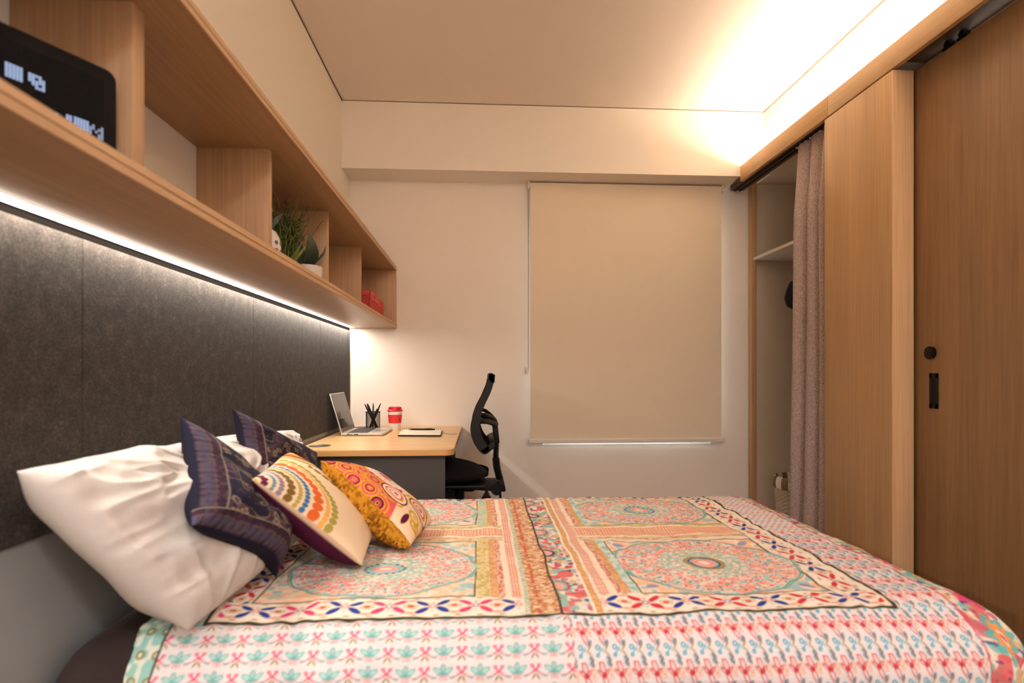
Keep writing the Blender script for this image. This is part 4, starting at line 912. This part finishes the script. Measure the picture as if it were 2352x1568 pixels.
# ================================================================= pillows and cushions
def pillow(name, part, corners, label, cat, tf, tb, mat, n=110, pinch=0.05, painter=None, backcol=None, wr=0.004, wsc=6, bends=(), group=None, back_noise=0, seed=1, ex=3.0, pw=0.52, seam=0.0):
    """corners: near-top, near-bottom, far-bottom, far-top of the face; u runs top to bottom, v near to far"""
    P00, P10, P11, P01 = (np.array(c, float) for c in corners)
    s_ = np.sin(np.linspace(-PI / 2, PI / 2, n)); s_ = 0.55 * s_ + 0.45 * np.linspace(-1, 1, n)
    U, V = np.meshgrid(s_, s_, indexing='ij')
    Up = U * (1 - pinch * (1 - V ** 2)); Vp = V * (1 - pinch * (1 - U ** 2)); u_ = ((Up + 1) / 2)[..., None]; v_ = ((Vp + 1) / 2)[..., None]
    mid = P00 * (1 - u_) * (1 - v_) + P10 * u_ * (1 - v_) + P11 * u_ * v_ + P01 * (1 - u_) * v_
    nrm = np.cross((P10 - P00) + (P11 - P01), (P01 - P00) + (P11 - P10)); nrm /= np.linalg.norm(nrm)
    t = (np.clip(1 - np.abs(U) ** ex, 0, 1) * np.clip(1 - np.abs(V) ** ex, 0, 1)) ** pw
    uu, vv = (U + 1) / 2, (V + 1) / 2
    L = (np.linalg.norm(P10 - P00) + np.linalg.norm(P01 - P00)) / 2
    k = wsc * L
    wrk = vn(uu * k, vv * k * 1.4, seed) + 0.5 * vn(uu * k * 2.3, vv * k * 2.0, seed + 1) + 0.35 * (1 - 2 * np.abs(vn(uu * k * 1.6 + vn(uu * k, vv * k, seed + 3), vv * k * 0.9, seed + 2)))
    for (bu, bv, sg, vec) in bends:
        g = np.exp(-(((uu - bu) ** 2 + (vv - bv) ** 2) / sg ** 2))[..., None]; mid = mid + g * np.array(vec)
    if part == 'pillowcase': wrk = wrk + 0.45 * (1 - 2.2 * np.abs(vn(uu * 5 + 2 * vn(uu * 3, vv * 3, seed + 6), vv * 13 + 2 * vn(uu * 4, vv * 4, seed + 7), seed + 8))) + 0.25 * (1 - 2.2 * np.abs(vn(uu * 14, vv * 9 + 3 * uu, seed + 11)))
    F = mid + nrm * ((tf * t + wr * wrk * np.minimum(t * 3, 1)))[..., None]
    wb = vn(uu * k, vv * k, seed + 9)
    tb_ = tb * t + wr * wb * np.minimum(t * 3, 1)
    if back_noise: tb_ = tb_ + back_noise * (vn(uu * 60, vv * 60, seed + 5) + 0.6 * vn(uu * 120, vv * 120, seed + 6)) * np.minimum(t * 6, 1)
    B = mid - nrm * tb_[..., None]
    idx = np.arange(n * n).reshape(n, n); q1 = np.stack([idx[:-1, :-1], idx[1:, :-1], idx[1:, 1:], idx[:-1, 1:]], -1).reshape(-1, 4)
    bidx = idx.copy() + n * n; bidx[0, :] = idx[0, :]; bidx[-1, :] = idx[-1, :]; bidx[:, 0] = idx[:, 0]; bidx[:, -1] = idx[:, -1]
    q2 = np.stack([bidx[:-1, :-1], bidx[:-1, 1:], bidx[1:, 1:], bidx[1:, :-1]], -1).reshape(-1, 4)
    V_ = np.concatenate([F.reshape(-1, 3), B.reshape(-1, 3)]); Q = np.concatenate([q1, q2])
    used = np.unique(Q); remap = np.full(len(V_), -1); remap[used] = np.arange(len(used)); V_ = V_[used]; Q = remap[Q]
    cols = None
    if painter is not None:
        cf_ = painter(uu, vv); cb = np.empty_like(cf_); cb[:] = lin(backcol)
        if callable(back_noise_col.get(name)): cb = back_noise_col[name](uu, vv)
        cols = np.concatenate([cf_.reshape(-1, 3), cb.reshape(-1, 3)])[used]
    base = Vector(V_.mean(0)); base.z = V_[:, 2].min()
    t_ = thing(name, tuple(base), label, cat, group)
    o = raw_obj(part, V_, Q, mat, t_, base, cols)
    # piped seam round the edge
    if seam:
        ring = np.concatenate([mid[0, :, :], mid[1:, -1, :], mid[-1, -2::-1, :], mid[-2:0:-1, 0, :]])[::2]
        bm = bmesh.new(); tube(bm, [tuple(p) for p in ring], seam, 6, True); return t_, bm
    return t_, None
back_noise_col = {}

W = dict(mat=M['pillow'], n=150)
pillow('pillow', 'pillowcase', [(-0.715, 0.895, 0.892), (-0.545, 1.060, 0.565), (-0.50, 1.66, 0.59), (-0.70, 1.60, 0.86)],
       'large white pillow leaning on the felt board, nearest to the bed edge', 'pillow', 0.088, 0.11, pinch=-0.02, wr=0.011, wsc=8, seed=3, group='white pillows', **W)
pillow('pillow', 'pillowcase', [(-0.710, 1.40, 0.880), (-0.640, 1.50, 0.58), (-0.620, 2.14, 0.60), (-0.700, 2.11, 0.835)],
       'white pillow behind the far navy cushion, mostly hidden', 'pillow', 0.055, 0.05, pinch=-0.03, wr=0.010, wsc=8, seed=13, group='white pillows', **W)

def paint_navy(sd):
    def f(u, v):
        pr = Pr(u.shape, (34, 32, 52), 0.010); c1, c2, c3 = (92, 72, 78), (160, 142, 122), (66, 72, 100)
        n1 = vn(u * 9, v * 9, 100 + sd); n2 = vn(u * 22, v * 22, 101 + sd); n3 = vn(u * 50, v * 50, 102 + sd)
        pr.put(np.clip((n1 - .12) * 5, 0, 1) * np.clip(.7 + n3, 0, 1), c1, .75); pr.put(np.clip(1 - np.abs(n1 - .12) * 16, 0, 1), c2, .45)
        pr.put(np.clip((n3 - .45) * 6, 0, 1), c1, .5)
        rr = np.random.default_rng(sd + 5)
        for k in range(34):
            a, b = rr.uniform(.16, .96), rr.uniform(.14, .96); an = rr.uniform(0, 3.1)
            if k % 3 == 0:
                for j in range(4): pr.put(pr.ins(ell(u, v, a + .022 * math.cos(j * 1.57 + an), b + .022 * math.sin(j * 1.57 + an), .014, .011, an)), (150, 134, 108), .75)
            else:
                pr.put(pr.line(ell(u, v, a, b, .034, .015, an), .003), c2, .8); pr.put(pr.ins(ell(u, v, a + .03, b + .03, .025, .010, an + 1)), c1, .8)
        for (d, along, near) in ((v, u, True), (1 - u, v, False)):
            band = pr.ins(d - .135); pr.put(band, (40, 34, 50)); pr.put(band * np.clip((n3) * 3, 0, 1), c1, .5)
            p = per(along, .052); pr.put(band * pr.ins(ell(p, d, 0, .045, .013, .028)), c3 if near else (70, 76, 104), .8); pr.put(band * pr.ins(ell(p, d, .0, .098, .017, .018)), (62, 34, 50), .9)
            pr.put(band * pr.line(ell(p, d, 0, .045, .019, .034), .003), c1, .9); pr.put(pr.line(d - .135, .004), c2, .7); pr.put(pr.line(d - .073, .003), c1, .8)
            pr.put(pr.ins(d - .012), (26, 24, 44))
        return pr.c
    return f
NV = dict(mat=M['cushion'], n=200, backcol=(26, 24, 38))
CUSH = [
 dict(name='cushion', part='cushion_cover', corners=[(-0.665, 1.265, 0.948), (-0.515, 1.015, 0.770), (-0.490, 1.325, 0.565), (-0.575, 1.60, 0.70)], bends=((0.88, 0.62, 0.34, (0.042, 0.01, 0.0)),),
      label='navy paisley cushion with striped border leaning on the near white pillow', cat='cushion', tf=0.060, tb=0.05, pinch=0.10, painter=paint_navy(1), wr=0.004, wsc=10, seed=21, group='scatter cushions', **NV),
 dict(name='cushion', part='cushion_cover', corners=[(-0.650, 1.485, 0.953), (-0.575, 1.37, 0.760), (-0.525, 1.74, 0.575), (-0.580, 2.00, 0.765)],
      label='navy paisley cushion standing behind the dotted cream cushion', cat='cushion', tf=0.050, tb=0.03, pinch=0.10, painter=paint_navy(2), wr=0.004, wsc=10, seed=31, group='scatter cushions', **NV)]
def paint_cream(u, v):
    pr = Pr(u.shape, (240, 218, 184), 0.008); r = np.hypot(u * 0.95, v); th = np.arctan2(v, u * .95 + 1e-6)
    for r0, sz, c in ((.07, .022, (110, 34, 72)), (.125, .013, (96, 140, 170)), (.175, .019, (150, 134, 160)), (.24, .030, (128, 100, 46)), (.305, .017, (184, 166, 84)), (.36, .021, (64, 122, 170)), (.445, .042, (222, 106, 48)), (.525, .022, (236, 178, 88)), (.585, .031, (170, 158, 74))):
        n_ = max(2, round(r0 * PI / 2 / (sz * 1.92))); dt = (PI / 2) / n_; a = (per(th, dt, dt / 2)) * r; b = r - r0
        pr.put(pr.ins(ell(a, b, 0, 0, sz, sz)), c)
    pr.put(pr.ins(r - .03), (236, 170, 80))
    r2 = np.hypot(u, 1 - v)
    for r0, c in ((.34, (176, 142, 66)), (.30, (244, 222, 186)), (.285, (170, 138, 62)), (.24, (110, 40, 66)), (.21, (226, 120, 52)), (.16, (240, 184, 84)), (.08, (150, 176, 190))): pr.put(pr.ins(r2 - r0 - .004 * np.cos(th * 60)), c)
    a = per(u, .082, .04); pr.put(pr.ins(ell(a, v, 0, .69, .040, .034)) * (u > .20), (148, 118, 52)); pr.put(pr.ins(.80 - v) * (u > .25), (66, 110, 144))
    pr.put(pr.ins(ell(a, v, .04, .75, .018, .012)) * (u > .3), (140, 150, 190), .8)
    pr.put(pr.ins(v - .006), (206, 180, 150)); return pr.c
def paint_gold(u, v):
    pr = Pr(u.shape, (214, 92, 84), 0.008); pk, pl, gd, wh, og = (216, 78, 104), (96, 22, 56), (222, 160, 44), (244, 224, 204), (232, 122, 78)
    up = pr.ins(u - .62 + .25 * (v - .5)); 
    pr.put(1 - up, (238, 208, 176)); rr = np.random.default_rng(4)
    for k in range(75):
        a, b, s_ = ((.04, .06, .09), (.16, .12, .08), (.30, .05, .09), (.07, .24, .09), (.44, .10, .08), (.02, .42, .09))[k - 69] if k >= 69 else (rr.uniform(0, .62), rr.uniform(.02, 1), rr.uniform(.05, .10)); d = np.hypot(u - a, v - b)
        pr.put(pr.ins(d - s_) * up, (pl, og, pk)[k % 3]); 
        for j, c in enumerate((gd, pk, gd, pl, pk, gd)):
            pr.put(pr.line(d - s_ * (1 - .17 * j), .009 - .001 * j) * up, c)
    for k in range(16):
        a, b, s_ = rr.uniform(.6, 1), rr.uniform(0, 1), rr.uniform(.03, .07); d = np.hypot(u - a, v - b); pr.put(pr.line(d - s_, .014) * (1 - up), (206, 170, 50)); pr.put(pr.ins(d - s_ * .4) * (1 - up), (222, 190, 90))
    def spiral(cu, cv, R_, sq=1.0):
        d = np.hypot((u - cu), (v - cv) * sq); t = np.arctan2(v - cv, u - cu); d = d + .006 * np.sin(3 * t)
        pr.put(pr.ins(d - R_), pl); pr.put(pr.ins(d - R_ * .88), wh); pr.put(pr.line(d - R_ * .62, .012), gd); w_ = np.mod(d / (R_ * .34) - t / (2 * PI), 1); pr.put(pr.ins(np.abs(w_ - .5) * R_ * .34 - R_ * .055) * pr.ins(d - R_ * .72), pk); pr.put(pr.ins(d - R_ * .10), pl)
    spiral(.60, .36, .155); spiral(.86, .60, .15)
    d = np.abs(u - .82 + .5 * (v - .1) ** 2) ; pr.put(pr.ins(np.hypot((u - .83), (v - .16) * .30) - .028), pl)
    d = np.hypot(u - .34, (v - .66)); t = np.arctan2(v - .66, u - .34)
    pr.put(pr.ins(d - .235 - .012 * np.abs(np.cos(8 * t))), wh); pr.put(pr.line(per(t, 2 * PI / 16) * d, .003) * pr.ins(d - .22), (120, 60, 60), .8)
    for r0 in (.13, .165): pr.put(pr.line(d - r0 - .008 * np.cos(16 * t), .003), (150, 70, 70), .8)
    pr.put(pr.ins(d - .085 - .012 * np.cos(14 * t)), (206, 64, 76)); pr.put(pr.line(d - .05, .006), (238, 170, 150))
    pr.put(pr.ins(.94 - v) * pr.ins(np.abs(u - .6) - .09), (130, 206, 160)); pr.put(pr.ins(v - .02), (196, 134, 36)); pr.put(pr.ins(v - .02) * np.clip(vn(u * 60, v * 200, 143) * 4, 0, 1), (140, 86, 22), .8)
    return pr.c
def gold_back(u, v):
    pr = Pr(u.shape, (186, 126, 32), .01); n = vn(u * 55, v * 55, 140) + .5 * vn(u * 110, v * 110, 141)
    pr.put(np.clip(n * 2, 0, 1), (210, 150, 50), .8); pr.put(np.clip(-n * 2 - .3, 0, 1), (120, 72, 18), .85); return pr.c
CUSH.append(dict(name='cushion', part='cushion_cover', corners=[(-0.500, 1.240, 0.812), (-0.295, 1.395, 0.565), (-0.320, 1.73, 0.575), (-0.572, 1.67, 0.818)],
      label='cream cushion with rows of coloured dots and plum back', cat='cushion', tf=0.042, tb=0.075, pinch=0.03, painter=paint_cream, wr=0.0025, wsc=7, seed=41, group='scatter cushions', mat=M['cushion'], n=230, backcol=(74, 22, 52)))
back_noise_col['cushion_gold'] = gold_back
CUSH.append(dict(name='cushion_gold', part='cushion_cover', corners=[(-0.455, 1.600, 0.797), (-0.190, 1.505, 0.576), (-0.150, 1.73, 0.585), (-0.375, 1.86, 0.715)],
      label='small orange and pink swirl cushion with shaggy gold back', cat='cushion', tf=0.050, tb=0.075, pinch=0.03, painter=paint_gold, wr=0.002, wsc=7, seed=51, group='scatter cushions', mat=M['cushion'], n=230, backcol=(214, 150, 40), back_noise=0.006))
for c in CUSH:
    t_, _ = pillow(**c)
    if t_.name == 'cushion_gold': t_.name = 'cushion'

# ---------------------------------------------------------------- small things on the shelf
ZS = Z0 + 0.0281
# dot-matrix message panel, standing at an angle
mp = thing('message_panel', (-0.64, 0.86, ZS), 'black dot matrix message panel with lit letters standing on the shelf', 'display')
dirv = Vector((-0.486, -0.874, 0)).normalized(); nrm_ = Vector((0.874, -0.486, 0)).normalized(); A0 = Vector((-0.602, 0.950, ZS))
HP, LP_ = 0.184, 0.28
def pp(t, z, n_): return A0 + dirv * t + Vector((0, 0, z)) + nrm_ * n_
bm = bmesh.new(); outline = []
rC = 0.016
for (ct_, cz_, a0_) in ((LP_ - rC, rC, 270), (LP_ - rC, HP - rC, 0), (rC, HP - rC, 90), (rC, rC, 180)):
    for i in range(7):
        a = math.radians(a0_ + 90 * i / 6); outline.append((ct_ + rC * math.cos(a), cz_ + rC * math.sin(a)))
fa = [bm.verts.new(pp(t, z, 0)) for t, z in outline]; ba = [bm.verts.new(pp(t, z, -0.018)) for t, z in outline]; n = len(outline)
bm.faces.new(fa); bm.faces.new(ba[::-1])
for i in range(n): bm.faces.new((fa[i], ba[i], ba[(i + 1) % n], fa[(i + 1) % n]))
obj('casing', bm, newmat('panel_black', (10, 9, 9), 0.6, spec=0.15), mp)
bm = bmesh.new()
for t in np.arange(0.018, LP_ - 0.016, 0.0042):
    q = [pp(t, 0.02, 0.0001), pp(t + 0.0026, 0.02, 0.0001), pp(t + 0.0026, HP - 0.02, 0.0001), pp(t, HP - 0.02, 0.0001)]; q2 = [p + nrm_ * 0.0009 for p in q]
    vs = [bm.verts.new(p) for p in q + q2]
    for f in ((4, 5, 6, 7), (0, 1, 5, 4), (1, 2, 6, 5), (2, 3, 7, 6), (3, 0, 4, 7)): bm.faces.new([vs[i] for i in f])
g_ = obj('grille_rib', bm, newmat('grille_black', (14, 13, 12), 0.6, spec=0.15), mp); g_['kind'] = 'stuff'
GL = {'#': ['11111', '11111', '11111', '11111', '11111'], '3': ['11110', '11011', '11111', '01101', '00111'], 'n': ['01110', '11111', '00011', '00011', '00001'],
      "i": ['010', '110', '110', '010', '000'], 'j': ['011', '011', '001', '011', '110'], 'm': ['01001', '11011', '10101', '10011', '00011'], '.': ['0', '0', '0', '1', '0']}
def glyph(bm, g, t_right, ztop, s=0.0042):
    rows_ = GL[g]; w_ = len(rows_[0])
    for r, row in enumerate(rows_):
        for c, ch_ in enumerate(row):
            if ch_ == '1':
                t = t_right + (w_ - 1 - c) * s; z = ztop - r * s
                cn = pp(t, z, 0.0014); vs = [bm.verts.new(cn + dirv * (a * s * .38) + Vector((0, 0, b * s * .38))) for a, b in ((-1, -1), (1, -1), (1, 1), (-1, 1))]; bm.faces.new(vs)
PIXROWS = [('#', 0.128, 0.128), ('3', 0.101, 0.126), ('n', 0.158, 0.124), ('m', 0.022, 0.084), ('#', 0.043, 0.086), ('j', 0.066, 0.085), ('i', 0.080, 0.082), ('n', 0.096, 0.080)]
for k, (g, t, z) in enumerate(PIXROWS):
    bm = bmesh.new(); glyph(bm, g, t, z); obj('lit_character', bm, M['pixdim'] if g == 'm' else M['pix'], mp, smooth=False)

# dotted planter
dp = thing('planter', (-0.655, 1.72, ZS), 'white round planter with grey dots on the shelf beside a divider', 'planter')
bm = bmesh.new(); cd = (-0.66, 1.70, ZS); prof = [(0.0, 0), (0.038, 0), (0.050, 0.012), (0.057, 0.035), (0.058, 0.075), (0.054, 0.10), (0.045, 0.118), (0.036, 0.124), (0.033, 0.118)]
lathe(bm, cd, prof, 48); pb = obj('pot', bm, M['ceramic'], dp)
bm = bmesh.new()
for r, (zz_, rr_) in enumerate(((0.035, 0.0575), (0.058, 0.0592), (0.081, 0.0585))):
    for k in range(14):
        a = 2 * PI * k / 14 + 0.1; c_ = Vector((cd[0] + rr_ * math.cos(a), cd[1] + rr_ * math.sin(a), cd[2] + zz_)); nn = Vector((math.cos(a), math.sin(a), 0))
        cyl(bm, c_ - nn * 0.002, c_ + nn * 0.0004, 0.0062, seg=16)
obj('painted_dots', bm, M['dots'], pb)
bm = bmesh.new(); lathe(bm, cd, [(0.0, 0.116), (0.036, 0.116)], 24); obj('soil', bm, M['soil'], dp)
def leaf(bm, base, tip, width, curl=0.02, nseg=10, up=Vector((0, 0, 1)), thick=0.0012):
    base = Vector(base); tip = Vector(tip); d_ = tip - base; s_ = d_.cross(Vector((1, -0.6, 0.1))).normalized(); nn = s_.cross(d_).normalized(); rows_ = []
    for i in range(nseg + 1):
        t = i / nseg; w_ = width * (math.sin(PI * min(1, t * 0.93 + 0.05)) ** 0.8) * (1 - 0.25 * t); c_ = base + d_ * t + nn * curl * math.sin(PI * t)
        rows_.append([bm.verts.new(c_ - s_ * w_ + nn * w_ * .3), bm.verts.new(c_), bm.verts.new(c_ + s_ * w_ + nn * w_ * .3)])
    for a, b in zip(rows_, rows_[1:]):
        bm.faces.new((a[0], a[1], b[1], b[0])); bm.faces.new((a[1], a[2], b[2], b[1]))
for bt, tp, w_ in (((-0.66, 1.70, ZS + .12), (-0.63, 1.785, ZS + .195), .010), ((-0.66, 1.71, ZS + .12), (-0.64, 1.75, ZS + .16), .009), ((-0.665, 1.69, ZS + .12), (-0.70, 1.66, ZS + .18), .010)):
    bm = bmesh.new(); leaf(bm, bt, tp, w_); obj('leaf', bm, M['bluegreen'], dp)

# curly plant
cpn = thing('curly_plant', (-0.66, 1.90, ZS), 'tangled curly-stemmed green plant in a small dark pot on the shelf', 'plant')
pc0 = (-0.66, 1.90, ZS)
bm = bmesh.new(); lathe(bm, pc0, [(0.0, 0), (0.032, 0), (0.042, 0.06), (0.044, 0.065), (0.040, 0.065), (0.038, 0.055), (0.0, 0.055)], 32); obj('pot', bm, newmat('small_pot_dark', (70, 56, 48), 0.6), cpn)
rr = random.Random(5)
for batch in range(3):
    bm = bmesh.new()
    for k in range(52):
        a = rr.uniform(0, 2 * PI); r0 = rr.uniform(0, 0.028); p = Vector((pc0[0] + r0 * math.cos(a), pc0[1] + r0 * math.sin(a), ZS + 0.055))
        hgt = rr.uniform(0.12, 0.245) if k % 7 else rr.uniform(0.24, 0.29); ph1, ph2 = rr.uniform(0, 6), rr.uniform(0, 6); rad = rr.uniform(0.006, 0.018); fr_ = rr.uniform(14, 30)
        lean = Vector((rr.uniform(-.35, .40), rr.uniform(-.55, .55), 0)); pts = []; n_ = 26
        for i in range(n_ + 1):
            t = i / n_; c_ = p + Vector((0, 0, hgt * (t - 0.12 * t * t))) + lean * hgt * (t ** 1.4) * 0.9
            c_ += Vector((math.cos(ph1 + fr_ * t) * rad * t, math.sin(ph1 + fr_ * t * .9) * rad * 1.3 * t, math.sin(ph2 + fr_ * .8 * t) * rad * t)); c_.x = max(c_.x, -0.775)
            c_.z = min(c_.z, Z1 - 0.032); pts.append(c_)
        tube(bm, pts, [0.0021 * (1 - 0.6 * i / n_) for i in range(n_ + 1)], 4)
    o = obj('stems', bm, M['curl_light'] if batch == 2 else M['curl'], cpn); o['kind'] = 'stuff'
bm = bmesh.new()
st = catmull([(-0.65, 1.93, ZS + .06), (-0.645, 2.0, ZS + .13), (-0.64, 2.03, ZS + .17), (-0.635, 2.05, ZS + .20), (-0.625, 2.085, ZS + .205), (-0.615, 2.115, ZS + .235), (-0.605, 2.14, ZS + .268), (-0.60, 2.158, ZS + .278)], 6)
tube(bm, st, 0.0013, 5); obj('long_stem', bm, M['curl'], cpn)
for k in range(7):
    a = rr.uniform(-.6, 2.6); bm = bmesh.new(); leaf(bm, (pc0[0], pc0[1], ZS + .055), (pc0[0] + .06 * math.cos(a), pc0[1] + .07 * math.sin(a) + .02, ZS + rr.uniform(.09, .15)), 0.007, 0.01); obj('leaf', bm, M['curl_light'], cpn)

# leafy plant in white pot
lpn = thing('leafy_plant', (-0.645, 2.10, ZS), 'broad dark-leaved plant in a glossy white pot on the shelf', 'plant')
pw0 = (-0.645, 2.095, ZS)
bm = bmesh.new(); lathe(bm, pw0, [(0.0, 0), (0.050, 0), (0.053, 0.004), (0.0555, 0.088), (0.054, 0.090), (0.0515, 0.088), (0.050, 0.075), (0.0, 0.075)], 48); obj('pot', bm, M['ceramic'], lpn)
bm = bmesh.new(); lathe(bm, pw0, [(0.0, 0.077), (0.0505, 0.077)], 24); obj('soil', bm, M['soil'], lpn)
for bt, tp, w_, cr, mt_ in (((-0.645, 2.085, ZS + .075), (-0.628, 2.075, ZS + .205), .037, .012, 'leaf'), ((-0.66, 2.05, ZS + .075), (-0.67, 1.98, ZS + .185), .026, .02, 'leaf'),
                       ((-0.635, 2.12, ZS + .10), (-0.595, 2.165, ZS + .185), .0055, .02, 'bluegreen'), ((-0.65, 2.06, ZS + .075), (-0.655, 2.03, ZS + .14), .018, .01, 'leaf'), ((-0.66, 2.11, ZS + .075), (-0.70, 2.10, ZS + .17), .024, .01, 'leaf')):
    bm = bmesh.new(); leaf(bm, bt, tp, w_, cr, 14); obj('leaf', bm, M[mt_], lpn)

# small brown object edge visible over the board
# red baskets
def basket(x0, x1, y0, y1, h, label):
    t = thing('storage_basket', ((x0 + x1) / 2, (y0 + y1) / 2, ZS), label, 'basket', 'red plastic baskets at the end of the shelf')
    th = 0.003; ti = 0.006
    bm = bmesh.new(); bx(bm, (x0 + ti, y0 + ti, ZS), (x1 - ti, y1 - ti, ZS + th)); obj('base', bm, M['red'], t)
    # lattice walls: frame rails plus crossing diagonal ribs with real openings
    def wall(p, q):
        bm = bmesh.new(); p = Vector(p); q = Vector(q); d_ = (q - p); L_ = d_.length; d_.normalize(); nn = Vector((-d_.y, d_.x, 0))
        def seg(a, b, r): tube(bm, [p + d_ * a[0] + Vector((0, 0, a[1])), p + d_ * b[0] + Vector((0, 0, b[1]))], r, 4)
        n_ = max(4, int(L_ / 0.011)); m_ = max(3, int((h - .035) / 0.011))
        for i in range(n_ + 1): seg((L_ * i / n_, 0.004), (L_ * i / n_, h - 0.02), 0.0022)
        for j in range(m_ + 1): zz_ = 0.006 + (h - 0.034) * j / m_; seg((0, zz_), (L_, zz_), 0.0022)
        for i in range(n_):
            for j in range(m_):
                a_ = (L_ * i / n_, 0.006 + (h - 0.034) * j / m_); b_ = (L_ * (i + 1) / n_, 0.006 + (h - 0.034) * (j + 1) / m_)
                if (i + j) % 2: seg(a_, b_, 0.0018)
                else: seg((a_[0], b_[1]), (b_[0], a_[1]), 0.0018)
        return bm
    for p, q in (((x0, y0, ZS), (x1, y0, ZS)), ((x1, y0, ZS), (x1, y1, ZS)), ((x0, y0, ZS), (x0, y1, ZS)), ((x0, y1, ZS), (x1, y1, ZS))):
        o = obj('lattice_wall', wall(p, q), M['red'], t); o['kind'] = 'stuff'
    bm = bmesh.new(); e = 0.004
    bx(bm, (x0 - e, y0 - e, ZS + h - .026), (x1 + e, y0 + .001, ZS + h), .001); bx(bm, (x0 - e, y1 - .001, ZS + h - .026), (x1 + e, y1 + e, ZS + h), .001)
    bx(bm, (x0 - e, y0 - e, ZS + h - .026), (x0 + .001, y1 + e, ZS + h), .001)
    ym = (y0 + y1) / 2
    bx(bm, (x1 - .001, y0 - e, ZS + h - .045), (x1 + e, ym - .018, ZS + h), .001); bx(bm, (x1 - .001, ym + .018, ZS + h - .045), (x1 + e, y1 + e, ZS + h), .001)
    bx(bm, (x1 - .001, ym - .018, ZS + h - .014), (x1 + e, ym + .018, ZS + h), .001); bx(bm, (x1 - .001, ym - .018, ZS + h - .045), (x1 + e, ym + .018, ZS + h - .032), .001)
    obj('rim', bm, M['red'], t)
basket(-0.76, -0.572, 2.90, 3.11, 0.128, 'red lattice storage basket on the shelf end, nearer the dividers')
basket(-0.76, -0.580, 3.145, 3.34, 0.120, 'red lattice storage basket beside the shelf end board')
